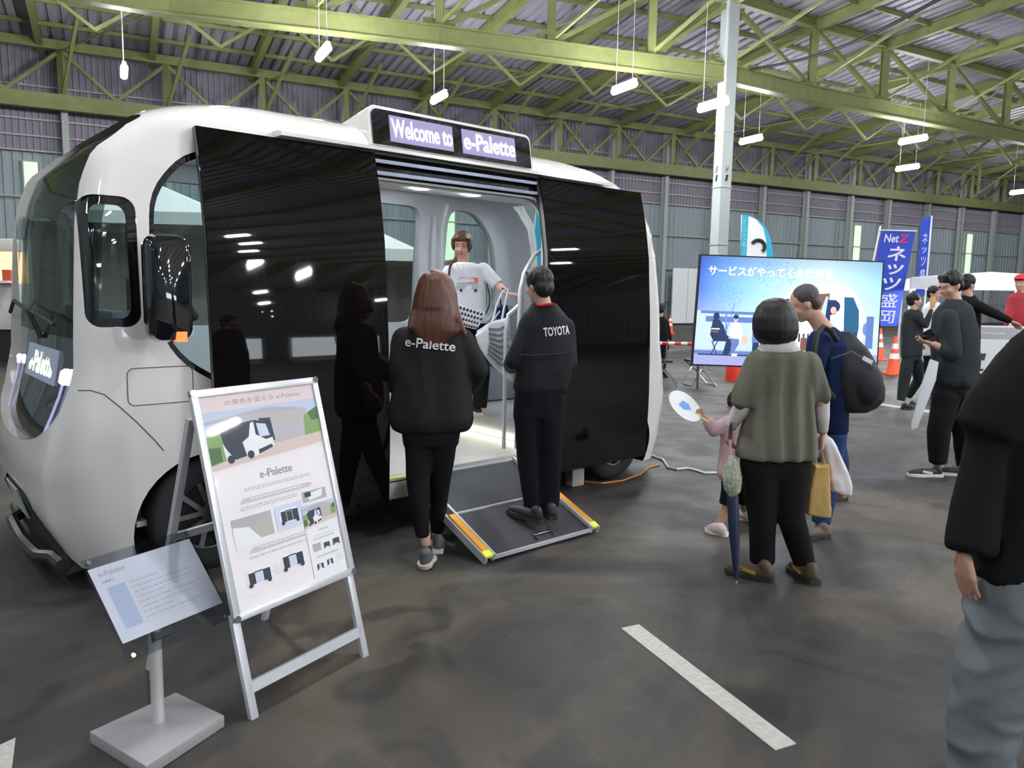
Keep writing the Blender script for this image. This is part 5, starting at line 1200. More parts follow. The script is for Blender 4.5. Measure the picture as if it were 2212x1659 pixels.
# ---- C : woman inside the bus
D = 6.65; zf = .54; r = person('smiling woman in a printed white T-shirt stepping out of the bus', 1010, 700, D); r.location = Vector((at(1012, 700, D).x, D, zf))
fdir = Vector((-.10, -1, -.10)); hc = P(998, 531, D); b = MB(); hq, hs, hu, hM = head(b, hc, fdir, .98)
b.caps(P(1000, 550, D), P(1001, 572, D), .05, .052); rings(b, [(574, 976, 1032), (590, 970, 1042), (700, 968, 1046)], D, .5)
limb(b, [(1052, 585, 10), (1078, 618, 9, -.08), (1095, 634, 6, -.2)], D); limb(b, [(968, 592, 10), (957, 640, 9, -.03), (975, 680, 6, -.14)], D)
hand(b, P(1094, 634, D-.2), Vector((.95, -.1, -.1)), Vector((-.2, .2, -1)), 1, .35); hand(b, P(975, 681, D-.15), Vector((.4, -.2, -.9)), Vector((0, 1, 0)), -1, .7)
limb(b, [(990, 720, 18), (1002, 800, 13), (1003, 880, 8)], D); limb(b, [(1025, 720, 18), (1040, 800, 13, -.05), (1037, 885, 8, -.06)], D)
blob(b, 'body', skinm, r, .009, 2); face(r, hq, hs, fdir, hM, .98)
b = MB(); b.ell(hq(0, -.022, .048), (.084, .092, .080), hM); b.ell(hq(0, .052, .062), (.064, .038, .034), hM)
b.ell(hq(.070, .02, .02), (.020, .040, .060), hM); b.ell(hq(-.070, .02, .02), (.020, .040, .060), hM)
b.caps(hq(-.04, -.06, 0), P(972, 585, D+.05), .045, .03); b.caps(P(974, 570, D+.04), P(962, 600, D-.0), .035, .018)
blob(b, 'hair', hair_brn, r, .008, 2, fold=(.004, 35, .4))
b = MB(); rings(b, [(567, 983, 1019, 0, .85), (571, 972, 1034, 0, .7), (580, 963, 1047, 0, .6), (605, 964, 1048, 0, .58), (650, 966, 1049, 0, .6), (690, 964, 1052, 0, .6), (704, 967, 1050, 0, .56)], D, .6)
limb(b, [(1044, 580, 13), (1075, 616, 14, -.06)], D); limb(b, [(970, 586, 13), (958, 622, 14, -.03)], D)
ts = blob(b, 't_shirt', c_white, r, .009, 3, fold=(.004, 9, .5)); T0 = RM(r).translation
X = Vector((1, 0, .02)).normalized(); Y = Vector((0, 0, 1))
for nm, s_, px, py, w_, h_, m_ in (('shirt_print', 'ENJOY', 986, 597, .13, .030, mat('print_blue', (.25, .38, .80), .6)), ('shirt_print', 'JeeCruise', 989, 604, .13, .028, mat('print_red', (.60, .08, .16), .6)), ('shirt_print', 'the great outdoors', 989, 632, .16, .010, mat('print_blue', (.25, .38, .80), .6))):
    decal(ts, s_, P(px, py, D-.2)-T0, X, Y, w_, h_, .006, .0).build(nm, m_, r)
def patch(o, pts, m, nm, off=.012):
    bm = bmesh.new(); bm.from_mesh(o.data); t = BVHTree.FromBMesh(bm); bm.free(); mb = MB(); vs = []
    for px, py in pts:
        rr = ray(px, py).normalized(); h_ = t.ray_cast(CAM-RM(o.parent).translation, rr); vs.append((h_[0]-rr*off) if h_[0] is not None else at(px, py, D-.12)-T0)
    mb.add(vs, [tuple(range(len(vs)))]); return mb.build(nm, m, o.parent)
patch(ts, [(986, 617), (990, 612), (1030, 611), (1034, 617), (1033, 625), (986, 626)], mat('print_van', (.42, .50, .48), .6), 'shirt_print')
patch(ts, [(985, 611), (1020, 609), (1032, 611), (986, 614)], mat('print_peach', (.75, .45, .36), .6), 'shirt_print', .014)
patch(ts, [(1028+5*math.cos(k/10*6.28), 604+5*math.sin(k/10*6.28)) for k in range(10)], mat('print_orange', (.75, .20, .10), .6), 'shirt_print', .014)
for cx in (996, 1027): patch(ts, [(cx+3.2*math.cos(k/8*6.28), 627+3.2*math.sin(k/8*6.28)) for k in range(8)], black_matte, 'shirt_print', .016)
b = MB(); rings(b, [(697, 966, 1052, 0, .62), (720, 966, 1050, 0, .62), (745, 972, 1048, 0, .5)], D, .6); limb(b, [(990, 735, 22), (1000, 800, 17), (1003, 878, 14)], D); limb(b, [(1028, 735, 22), (1042, 805, 17, -.05), (1036, 880, 15, -.06)], D)
blob(b, 'trousers', c_black, r, .010, 3, fold=(.004, 9, .5))
for (x, y) in ((1032, 905), (1000, 905)):
    a_ = P(x, y, D-.02 if x > 1010 else D+.1); a_.z = zf; shoe(r, a_+Vector((-.03, .12, 0)), a_+Vector((.02, -.13, 0)), shoeb, mat('sole_cream', (.6, .56, .48), .5), .045, .06)
MB().tube([P(1001, 572, D-.14), P(999, 585, D-.17), P(995, 590, D-.175), P(991, 583, D-.16), P(987, 570, D-.12)], .002, 6).build('necklace', mat('gold', (.7, .5, .2), .3, metal=1), r, world=True)
# her pouch, strap and bags
t = thing('shoulder_pouch', 'black and white patterned pouch hanging at the hip of the woman in the bus', 'bag', P(1015, 690, D-.25))
pq = [P(983, 655, D-.24), P(1050, 676, D-.24), P(1030, 713, D-.24), P(988, 702, D-.24)]
MB().loft([pq, [p+Vector((0, .06, 0)) for p in pq]]).build('pouch', c_white, t, world=True, bevel=.012)
fnq = quadP(*pq)
if (fnq(0, 0, 1)-fnq(0, 0)).y > 0:
    _f = fnq; fnq = lambda u, v, o=0.0: _f(u, v, -o)
mb = MB()
for i in range(8):
    for j in range(4):
        u = (i+.5+.5*(j % 2))/8.5; v = (j+.5)/4; w_ = .050; hh = .115; flatpoly(mb, fnq, [(u-w_, v), (u-.01, v-hh*.3), (u, v-hh), (u+w_, v+hh*.2), (u+.01, v+hh*.8), (u-w_*.6, v+hh*.7)], .004)
o_ = mb.build('pouch_pattern', black_matte, t, world=True); o_['kind'] = 'stuff'
MB().tube([P(984, 660, D-.2), P(972, 640, D-.19), P(969, 600, D-.18), P(972, 575, D-.1), P(985, 562, D+.06)], .010, 6).build('strap', black_matte, t, world=True)
MB().tube([P(1048, 680, D-.2), P(1057, 660, D-.16), P(1058, 640, D-.13), P(1050, 600, D+.14)], .007, 6).build('strap', black_matte, t, world=True)
def bag(name, label, pts, D, th, m, handle=None, hm=None, hr_=.008, fold=(.005, 14, .6), extra=None):
    c = P(sum(p[0] for p in pts)/len(pts), sum(p[1] for p in pts)/len(pts), D); t = thing(name, label, 'bag', c); q = [P(x, y, D) for x, y in pts]
    mb = MB(); mb.loft([[c.lerp(p, .96)-Vector((0, th*.5, 0)) for p in q], [p-Vector((0, th*.2, 0)) for p in q], [p+Vector((0, th*.2, 0)) for p in q], [c.lerp(p, .96)+Vector((0, th*.5, 0)) for p in q]])
    o = blob(mb, 'bag_body', m, t, .009, 2, fold=fold)
    if handle:
        for h_ in handle: MB().tube([P(x, y, D+(dz[0] if dz else 0)) for x, y, *dz in h_], hr_, 6).build('bag_handle', hm or m, t, True, world=True)
    return t, o
t, o_ = bag('carrier_bag', 'pale striped carrier bag held beside the bus handrail', [(1030, 716), (1060, 696), (1100, 686), (1106, 760), (1108, 826), (1076, 800), (1048, 770)], D-.45, .12, mat('bag_pale', (.62, .66, .70), .5), [[(1062, 700), (1072, 660), (1086, 628), (1098, 624), (1090, 660), (1084, 692)]], whitem, .010)
mb = MB(); sm2 = mat('bag_stripe', (.16, .19, .22), .5)
fb = quadP(P(1048, 700, D-.525), P(1100, 688, D-.525), P(1107, 822, D-.525), P(1052, 772, D-.525))
for k in range(7):
    v = .12+k*.12; MB().loft([[fb(.05, v, 0), fb(.55, v+.03, 0), fb(.95, v-.05, 0), fb(.95, v-.01, 0), fb(.55, v+.07, 0), fb(.05, v+.04, 0)], [x+Vector((0, .03, 0)) for x in (fb(.05, v, 0), fb(.55, v+.03, 0), fb(.95, v-.05, 0), fb(.95, v-.01, 0), fb(.55, v+.07, 0), fb(.05, v+.04, 0))]]).build('stripe', sm2, t, world=True)
bag('tote_bag', 'small white cloth bag hanging in front of the striped carrier bag', [(1026, 724), (1054, 706), (1056, 740), (1050, 772), (1038, 752)], D-.62, .05, c_white, [[(1050, 708), (1066, 690), (1080, 672)]], whitem, .006)
bag('hand_bag', 'dark navy bag hanging from her wrist behind the white handles', [(1072, 664), (1096, 660), (1100, 690), (1074, 696)], D-.3, .06, c_navy, [[(1082, 662), (1080, 640), (1086, 622), (1094, 628)]], c_navy, .008)

# ---- D : woman in grey from behind
D = 4.3; r = person('woman with a black bob in a loose olive-grey top and black trousers, seen from behind', 1690, 1250)
b = MB(); head(b, P(1677, 693, D+.01), Vector((.15, 1, -.1)), 1.0)
b.caps(P(1678, 720, D), P(1680, 760, D), .05, .055); rings(b, [(760, 1640, 1730), (800, 1630, 1745), (960, 1612, 1742)], D, .5)
limb(b, [(1636, 780, 20), (1608, 868, 18), (1578, 922, 11, .05)], D); limb(b, [(1748, 785, 20), (1774, 870, 17), (1777, 935, 11, .03)], D)
hand(b, P(1577, 924, D+.05), Vector((-.05, -.05, -1)), Vector((1, .2, 0)), -1, .85); hand(b, P(1777, 938, D+.03), Vector((-.05, 0, -1)), Vector((-1, .2, 0)), 1, .9)
limb(b, [(1640, 1000, 34), (1645, 1110, 24), (1648, 1225, 15)], D); limb(b, [(1705, 1000, 34), (1708, 1110, 24), (1738, 1230, 15)], D)
blob(b, 'body', skind, r, .0075, 1)
b = MB(); rings(b, [(644, 1668, 1686, 0, .9), (650, 1650, 1703), (662, 1637, 1713), (685, 1628, 1721), (712, 1627, 1723), (730, 1632, 1719), (743, 1645, 1708), (750, 1660, 1697)], D-.005, .92, sq=2.0)
blob(b, 'hair', hair_dk, r, .009, 2, fold=(.003, 28, .2))
b = MB(); rings(b, [(718, 1655, 1708, 0, .95), (738, 1648, 1716, 0, .95), (750, 1640, 1724, 0, .85), (760, 1634, 1732, 0, .7)], D, .75); blob(b, 'collar', c_cream, r, .009, 2)
def pleat(o, amp, nfold, D0, top, bot):
    T = RM(o.parent).translation
    for v in o.data.vertices:
        w_ = v.co+T
        if w_.y < D0: 
            zt = min(1, max(0, (top-w_.z)/(top-bot))); v.co.y += amp*zt*math.sin(w_.x*nfold+noise.noise(w_*2)*1.5+w_.z*.8)
b = MB(); rings(b, [(749, 1650, 1716, 0, .72), (756, 1636, 1734, 0, .64), (770, 1624, 1748, 0, .6), (800, 1618, 1756, 0, .54), (850, 1620, 1754, 0, .54), (900, 1612, 1760, 0, .58), (945, 1598, 1764, 0, .6), (980, 1589, 1766, 0, .6), (988, 1590, 1764, 0, .6)], D, .56)
limb(b, [(1640, 782, 29), (1613, 845, 31), (1607, 876, 29)], D); limb(b, [(1745, 786, 28), (1766, 845, 24), (1772, 862, 23)], D)
sh = blob(b, 'loose_top', c_olive, r, .010, 3, fold=(.003, 6, .3)); pleat(sh, .014, 62, D+.05, 1.34, 1.02)
for q_ in ([(1610, 868, 22), (1596, 892, 19, .02), (1576, 922, 12, .05)], [(1774, 855, 18), (1777, 900, 15), (1777, 930, 12, .03)]): b = MB(); limb(b, q_, D); blob(b, 'under_sleeve', c_cream, r, .009, 2)
b = MB(); rings(b, [(968, 1604, 1752, 0, .48), (1000, 1600, 1752, 0, .54), (1030, 1606, 1748, 0, .5)], D, .6); limb(b, [(1643, 1010, 42), (1646, 1110, 31), (1646, 1214, 26)], D); limb(b, [(1706, 1010, 42), (1706, 1110, 31), (1738, 1220, 23)], D)
blob(b, 'trousers', c_black, r, .011, 3, fold=(.006, 8, .45))
sbr = mat('shoe_brown', (.10, .065, .035), .6); 
for (hx, hy, tx_, ty_) in ((1672, 1256, 1566, 1236), (1764, 1266, 1694, 1222)):
    a_ = ground(hx, hy); e_ = ground(tx_, ty_); dd = (e_-a_).normalized(); shoe(r, a_, a_+dd*.28, sbr, soled, .05, .065, 'brown and ochre trainer', stripe=mat('ochre', (.5, .3, .05), .6))
# umbrella held in her left hand
tip = ground(1591, 1262); hd = P(1577, 945, 4.28)
t = thing('umbrella', 'long closed navy umbrella held point-down by the woman in the grey top', 'umbrella', tip)
ax = (hd-tip)
MB().tube([tip+ax*.03, tip+ax*.10, tip+ax*.35, tip+ax*.60, tip+ax*.72], [.006, .016, .030, .034, .012], 14).build('canopy', mat('umbrella_navy', (.012, .018, .05), .5), t, True, world=True)
MB().cyl(tip, tip+ax*.04, .004, .006, 8).build('ferrule', chrome, t, world=True)
MB().tube([tip+ax*.6, hd], .007, 8).build('shaft', chrome, t, world=True)
hk = [hd+Vector((.0, 0, -.02)), hd+Vector((0, 0, .05)), hd+Vector((0, -.02, .085)), hd+Vector((0, -.055, .09)), hd+Vector((0, -.075, .06))]
MB().tube(hk, .010, 8).build('handle', darkgrey, t, True, world=True)
t = thing('folded_parasol', 'small floral folded parasol hanging beside the navy umbrella', 'umbrella', P(1583, 1010, 4.2))
b = MB(); rings(b, [(985, 1577, 1585, 0, 1), (1000, 1570, 1592, 0, .9), (1030, 1562, 1600, 0, .8), (1060, 1568, 1599, 0, .8), (1070, 1575, 1592, 0, .8)], 4.2, .8, 18)
blob(b, 'folded_canopy', mat('floral', (.36, .40, .30), .8, noise_amt=.9, nscale=70), t, .008, 1, fold=(.008, 30, .3))
MB().tube([P(1579, 990, 4.2), P(1577, 950, 4.24)], .008, 8).build('handle', mat('parasol_pink', (.5, .25, .28), .5), t, world=True)
bag('paper_tote', 'tan paper tote bag in front of the white plastic bag', [(1754, 1000), (1770, 1003), (1786, 1000), (1790, 1116), (1762, 1114), (1738, 1108), (1742, 1060)], 4.36, .10, mat('paper_tan', (.62, .40, .14), .7), [[(1762, 1004), (1764, 980), (1770, 958), (1776, 980), (1782, 1004)]], mat('paper_tan', (.62, .40, .14), .7), .006, fold=(.003, 14, .5))
bag('plastic_bag', 'white plastic carrier bag hanging from her right hand', [(1772, 952), (1786, 942), (1800, 960), (1818, 1000), (1834, 1050), (1832, 1068), (1808, 1062), (1794, 1058), (1788, 1020)], 4.40, .10, mat('plastic_white', (.78, .74, .76), .3, spec=.8), [[(1776, 955), (1776, 940), (1780, 930), (1786, 944)]], None, .008, fold=(.010, 12, .5))

# ---- E : man in navy with backpack
D = 5.05; r = person('man with greying hair in a navy T-shirt wearing a black backpack, leaning in', 1790, 1150)
fdir = Vector((-.85, .30, -.42)); hc = P(1738, 655, D); b = MB(); hq, hs, hu, hM = head(b, hc, fdir, 1.0, Vector((-.25, 0, 1)))
b.caps(P(1757, 680, D), P(1788, 722, D), .052, .062); rings(b, [(718, 1755, 1815), (760, 1755, 1825), (930, 1780, 1822)], D, .6)
limb(b, [(1765, 740, 15, -.12), (1755, 800, 13, -.16), (1725, 850, 10, -.1)], D); limb(b, [(1790, 740, 15, .15), (1770, 810, 13, .2), (1735, 850, 10, .15)], D)
hand(b, P(1724, 851, D-.1), Vector((-.8, .2, -.3)), Vector((0, 0, -1)), 1, .5); hand(b, P(1734, 851, D+.15), Vector((-.8, .2, -.3)), Vector((0, 0, -1)), -1, .5)
limb(b, [(1800, 940, 22), (1788, 1040, 18), (1772, 1140, 12)], D); limb(b, [(1795, 940, 20, .15), (1815, 1010, 16, .3), (1818, 1070, 11, .6)], D)
blob(b, 'body', skinm, r, .011, 2)
MB().ell(hq(.031, .078, .004), (.012, .009, .007), hM, 10, 6).build('eye', eyed, r, True, world=True)
b = MB(); b.ell(hq(0, -.022, .042), (.081, .086, .078), hM); b.ell(hq(0, -.055, -.005), (.068, .045, .065), hM)
blob(b, 'hair', hair_gr, r, .009, 2, fold=(.004, 40, .5))
b = MB(); rings(b, [(706, 1768, 1800, 0, .9), (722, 1752, 1818, 0, .9), (745, 1745, 1830, 0, .95), (800, 1748, 1835, 0, .85), (870, 1760, 1833, 0, .9), (930, 1775, 1829, 0, .9), (946, 1784, 1822, 0, .85)], D, .8)
limb(b, [(1770, 738, 24, -.10), (1755, 800, 21, -.14)], D); limb(b, [(1795, 738, 22, .14), (1775, 800, 20, .18)], D)
blob(b, 'navy_shirt', c_navy, r, .011, 3, fold=(.006, 8, .5))
b = MB(); limb(b, [(1803, 940, 25), (1790, 1040, 23), (1772, 1128, 20)], D); limb(b, [(1800, 940, 25, .1), (1814, 1005, 19, .3), (1817, 1055, 15, .55)], D); blob(b, 'jeans', c_jean, r, .011, 3, fold=(.005, 9, .5))
for (hx, hy, tx_, ty_) in ((1790, 1160, 1750, 1164), (1828, 1080, 1800, 1082)):
    a_ = ground(hx, hy); e_ = ground(tx_, ty_); dd = (e_-a_).normalized(); shoe(r, a_, a_+dd*.27, mat('shoe_taupe', (.12, .09, .07), .6), soled, .045, .06)
t = thing('backpack', 'bulky black backpack worn by the man in navy', 'backpack', P(1850, 880, D-.05))
b = MB(); rings(b, [(716, 1812, 1836, 0, .8), (728, 1803, 1850), (752, 1796, 1872), (775, 1794, 1884), (800, 1794, 1896), (835, 1796, 1907), (862, 1800, 1905), (880, 1806, 1890), (889, 1818, 1872)], D-.03, .62, sq=2.8); b.ell(P(1878, 832, D-.12), (.085, .07, .13))
blob(b, 'pack', mat('pack_black', (.014, .015, .018), .6, bump=.3, bscale=200), t, .011, 3, fold=(.006, 8, .6))
MB().tube([P(1808, 735, D-.15), P(1795, 715, D-.19), P(1778, 706, D-.17), P(1765, 722, D-.24), P(1758, 760, D-.26), P(1775, 820, D-.26), P(1800, 860, D-.22)], .018, 8).build('shoulder_strap', black_matte, t, True, world=True)
MB().tube([P(1795, 775, D-.26), P(1840, 760, D-.30), P(1872, 778, D-.26), P(1885, 800, D-.2)], .005, 6).build('zip', darkgrey, t, world=True)
MB().prism([(-.03, -.012), (.03, -.012), (.03, .012), (-.03, .012)], P(1874, 778, D-.31), (1, 0, -.5), (.45, 0, 1), .004).build('logo_tag', whitem, t, world=True, label='small white tag')

# ---- F : small girl
D = 5.1; r = person('small girl in a pink top holding up a fan, half hidden by the umbrella', 1570, 1160)
b = MB(); hq, hs, hu, hM = head(b, P(1594, 873, D), Vector((-.3, .9, .05)), .86); b.caps(P(1594, 890, D), P(1592, 905, D), .032, .036)
rings(b, [(905, 1570, 1612), (960, 1568, 1610), (1030, 1565, 1612)], D, .6)
limb(b, [(1566, 912, 9), (1540, 928, 9), (1522, 900, 6)], D); hand(b, P(1522, 901, D), Vector((-.8, 0, .55)), Vector((0, -1, 0)), 1, .7, .62)
limb(b, [(1612, 915, 9), (1622, 955, 8), (1618, 990, 6)], D); hand(b, P(1618, 990, D), Vector((0, 0, -1)), Vector((-1, 0, 0)), 1, .5, .62)
limb(b, [(1578, 1040, 15), (1572, 1095, 12), (1548, 1142, 8)], D); limb(b, [(1602, 1040, 15, .05), (1608, 1085, 12, .15), (1610, 1112, 8, .45)], D)
blob(b, 'body', skinm, r, .009, 2)
b = MB(); b.ell(hq(0, -.016, .03), (.086*.9, .095*.9, .090*.9), hM); b.ell(hq(0, -.05, -.03), (.066, .045, .065), hM); blob(b, 'hair', hair_dk, r, .008, 2, fold=(.003, 30, .3))
b = MB(); rings(b, [(895, 1580, 1606, 0, .8), (903, 1566, 1616), (925, 1560, 1620), (970, 1556, 1622), (1022, 1550, 1626), (1032, 1554, 1622)], D, .62); limb(b, [(1572, 912, 14), (1543, 930, 15), (1528, 908, 11)], D); limb(b, [(1608, 915, 13), (1620, 955, 12), (1619, 978, 10)], D)
blob(b, 'pink_top', c_pink, r, .009, 3, fold=(.005, 14, .5))
b = MB(); rings(b, [(1022, 1560, 1618, 0, .7), (1050, 1558, 1620, 0, .65)], D, .6); limb(b, [(1578, 1050, 19), (1570, 1090, 17)], D); limb(b, [(1602, 1050, 19, .04), (1608, 1080, 17, .12)], D); blob(b, 'shorts', c_black, r, .009, 2)
a_ = ground(1572, 1160); shoe(r, a_, a_+(ground(1522, 1148)-a_).normalized()*.17, mat('shoe_pink', (.66, .50, .52), .5), solew, .032, .04, 'pink and white sneaker')
a_ = ground(1628, 1128); shoe(r, a_, a_+Vector((-.12, .10, 0)), mat('shoe_pink', (.66, .50, .52), .5), solew, .032, .04)
t = thing('hand_fan', 'round white paper fan with a blue mark held up by the girl', 'fan', P(1482, 877, D))
cf = P(1480, 877, D-.02); fu = (P(1516, 902, D)-P(1446, 852, D)).normalized(); fv = (Vector((.25, .72, .55))-fu*Vector((.25, .72, .55)).dot(fu)).normalized()
dsk = [cf+fu*(.132*math.cos(k/32*6.283))+fv*(.115*math.sin(k/32*6.283)) for k in range(32)]; fn_ = fu.cross(fv)
if fn_.dot(CAM-cf) < 0: fn_ = -fn_
MB().loft([[p-fn_*.002 for p in dsk], [p+fn_*.002 for p in dsk]]).build('fan_leaf', whitem, t, world=True)
MB().add([cf+fn_*.004+fu*x+fv*y for x, y in ((-.05, -.03), (.0, -.04), (.05, .0), (.02, .035), (-.03, .03))], [(0, 1, 2, 3, 4)]).build('fan_mark', mat('fan_blue', (.15, .35, .75), .5), t, world=True, label='blue printed mark')
MB().bar(cf+fu*.12, cf+fu*.22, .016, .008, fn_).build('fan_handle', mat('fan_stick', (.7, .55, .3), .5), t, world=True)

# ---- G : walking man with phone
D = 6.9; r = person('tall man in a dark grey jacket walking while holding a phone', 2030, 1030)
fdir = Vector((-.92, -.25, -.30)); b = MB(); hq, hs, hu, hM = head(b, P(2053, 616, D), fdir, 1.05)
b.caps(P(2058, 636, D), P(2066, 658, D), .055, .06); rings(b, [(662, 2035, 2090), (700, 2028, 2095), (830, 2035, 2090)], D, .6)
limb(b, [(2048, 690, 12, -.2), (2058, 765, 10, -.22), (2015, 742, 7, -.2)], D); limb(b, [(2080, 690, 12, .2), (2070, 765, 10, .22), (2018, 738, 7, .1)], D)
hand(b, P(2014, 741, D-.2), Vector((-.95, .1, .1)), Vector((0, .3, 1)), 1, .5); hand(b, P(2016, 737, D+.1), Vector((-.95, -.1, .1)), Vector((0, .2, 1)), -1, .5)
limb(b, [(2048, 850, 24), (2030, 925, 18), (2028, 1010, 10)], D); limb(b, [(2065, 850, 24, .1), (2076, 930, 18, .15), (2082, 1010, 10, .3)], D)
blob(b, 'body', skinm, r, .012, 2); MB().ell(hq(.031, .08, .004), (.012, .009, .007), hM, 10, 6).build('eye', eyed, r, True, world=True)
b = MB(); b.ell(hq(0, -.016, .045), (.090, .100, .085), hM); b.ell(hq(0, -.056, -.01), (.075, .05, .07), hM); b.caps(hq(-.035, .055, .085), hq(.035, .055, .085), .024, .024); blob(b, 'hair', hair_dk, r, .010, 2, fold=(.005, 35, .5))
MB().tube([hq(.074, .02, .004), hq(.05, .088, .004), hq(0, .105, .004), hq(-.05, .088, .004)], .003, 5).build('glasses', black_matte, r, world=True)
b = MB(); rings(b, [(648, 2048, 2082, 0, .8), (660, 2034, 2092), (678, 2022, 2102), (720, 2015, 2108), (780, 2016, 2110), (822, 2018, 2106), (832, 2026, 2100)], D, .75); limb(b, [(2046, 688, 19, -.18), (2058, 762, 17, -.22), (2028, 750, 13, -.2)], D); limb(b, [(2084, 688, 18, .2), (2072, 762, 16, .22), (2030, 745, 13, .12)], D)
blob(b, 'jacket', c_dgrey, r, .012, 3, fold=(.014, 6, .5))
b = MB(); rings(b, [(815, 2024, 2100, 0, .7), (855, 2020, 2096, 0, .65)], D, .6); limb(b, [(2044, 855, 28), (2028, 930, 23), (2026, 1000, 18)], D); limb(b, [(2070, 855, 27, .1), (2078, 930, 20, .15), (2084, 1005, 16, .3)], D); blob(b, 'trousers', c_black, r, .012, 3, fold=(.006, 8, .5))
a_ = ground(2036, 1030); shoe(r, a_, a_+Vector((-.33, 0, 0)), shoeb, solew, .05, .06, 'black and white sneaker', stripe=solew); a_ = ground(2092, 1030); shoe(r, a_, a_+Vector((-.28, .10, 0)), shoeb, solew, .05, .06, 'black and white sneaker')
p_ = P(1998, 726, D-.1); tag(MB().box(p_, (.075, .012, .14), Matrix.Rotation(.9, 3, 'Y')@Matrix.Rotation(.4, 3, 'X')).build('smartphone', black_gloss, None, bevel=.004), 'black smartphone held by the tall walking man', 'phone')
qs = [P(2010, 776, 6.62), P(2028, 782, 6.62), P(2022, 822, 6.62), P(1982, 924, 6.62), P(1970, 930, 6.62), P(1968, 918, 6.62), P(1992, 830, 6.62)]
tag(MB().loft([qs, [p+Vector((.01, .03, 0)) for p in qs]]).build('foam_board', mat('board_white', (.62, .64, .66), .6), None, bevel=.004), 'long white board carried low by the tall walking man', 'board')

# ---- background people
def simple(label, D, hd, hr, f, hairm, skin, rows, topm, arms, legs, legm, shoes, hat=None, foot=None, sitz=None):
    fx_, fy_ = foot; r = person(label, fx_, fy_, D); k = hr*D/F_PX/.105; b = MB(); hq, hs, hu, hM = head(b, P(*hd, D), f, k)
    b.caps(hq(0, -.01, -.07), P((rows[0][1]+rows[0][2])/2, rows[0][0]+4, D), .05*k, .055*k); rings(b, [(rows[1][0], rows[1][1]+2, rows[1][2]-2), (rows[-1][0], rows[-1][1]+2, rows[-1][2]-2)], D, .5)
    for a in arms:
        limb(b, [(x, y, rr*.6, *z) for x, y, rr, *z in a], D); e = a[-1]; e0 = a[-2]; w_ = P(e[0], e[1], D+(e[3] if len(e) > 3 else 0)); v_ = w_-P(e0[0], e0[1], D+(e0[3] if len(e0) > 3 else 0)); hand(b, w_, v_, Vector((.1, -.3, -1)) if abs(v_.normalized().z) < .8 else Vector((1, 0, 0)), 1, .5, 1)
    for a in legs: limb(b, [(x, y, rr*.6, *z) for x, y, rr, *z in a], D)
    blob(b, 'body', skin, r, .013, 1)
    b = MB(); b.ell(hq(0, -.016, .042), (.088*k, .097*k, .084*k), hM); b.ell(hq(0, -.052, -.01), (.075*k, .05*k, .07*k), hM); blob(b, 'hair', hairm, r, .012, 1, fold=(.004, 30, .5))
    if hat:
        b = MB(); b.ell(hq(0, -.01, .06), (.095*k, .105*k, .075*k), hM); b.loft([[hq(x, y, .055) for x, y in ((-.07, .07), (.07, .07), (.055, .165), (-.055, .165))], [hq(x, y, .07) for x, y in ((-.07, .07), (.07, .07), (.055, .165), (-.055, .165))]]); blob(b, 'cap', hat, r, .010, 1)
    b = MB(); rings(b, rows, D, .62)
    for a in arms: limb(b, a[:-1]+[(*(a[-1][:2]), a[-1][2]*.95, *a[-1][3:])] if False else a[:], D)
    blob(b, 'top', topm, r, .013, 2, fold=(.005, 8, .5)); b = MB(); rings(b, [(rows[-1][0]-6, rows[-1][1]+1, rows[-1][2]-1), (rows[-1][0]+8, rows[-1][1]+2, rows[-1][2]-2)], D, .6)
    for a in legs: limb(b, a, D)
    blob(b, 'trousers', legm, r, .013, 2, fold=(.005, 8, .5))
    for (hx, hy, dx, dy) in shoes: a_ = ground(hx, hy); a_ = Vector((a_.x, min(max(a_.y, D-.6), D+.6), 0)); shoe(r, a_, a_+Vector((dx, dy, 0)), shoeb, soled, .045, .055, vox=.012)
    return r
c_tan = mat('shoe_tan', (.25, .12, .06), .6)
simple('young person in charcoal overalls filming with a phone held up beside the cones', 11.3, (1975, 649), 15, Vector((.9, -.1, .1)), hair_dk, skinm,
       [(668, 1964, 1984), (676, 1954, 1992), (700, 1950, 1994), (735, 1948, 1992), (770, 1947, 1990)], c_dgrey, [[(1980, 684, 8, -.1), (2000, 702, 7, -.15), (2012, 668, 4, -.1)], [(1958, 686, 8, .1), (1966, 720, 7, .1), (1985, 740, 5, .1)]],
       [[(1960, 785, 13), (1952, 830, 11), (1946, 865, 8)], [(1980, 785, 13, .1), (1984, 820, 10, .3), (1962, 856, 8, .5)]], c_dgrey, [(1945, 884, .22, -.05), (1962, 880, .22, .0)], foot=(1958, 880))
p_ = P(2015, 652, 11.2); tag(MB().box(p_, (.075, .012, .15)).build('smartphone', mat('phone_orange', (.75, .42, .15), .4), None, bevel=.004), 'orange-cased phone held up by the person filming', 'phone')
simple('person in a bright white shirt, mostly hidden behind the tall walking man', 12.2, (2018, 634), 14, Vector((.5, -.8, 0)), hair_dk, skinm,
       [(652, 2006, 2026), (662, 1996, 2036), (700, 1992, 2040), (740, 1992, 2040), (768, 1994, 2038)], mat('shirt_bright', (.85, .86, .88), .8), [[(2000, 668, 7), (1996, 705, 6), (2004, 735, 4, -.1)], [(2034, 668, 7), (2038, 705, 6), (2032, 735, 4, -.1)]],
       [[(2006, 785, 11), (2008, 820, 9), (2010, 852, 7)], [(2026, 785, 11), (2027, 820, 9), (2028, 852, 7)]], c_black, [(2012, 862, 0, -.24), (2030, 862, 0, -.24)], foot=(2018, 862))
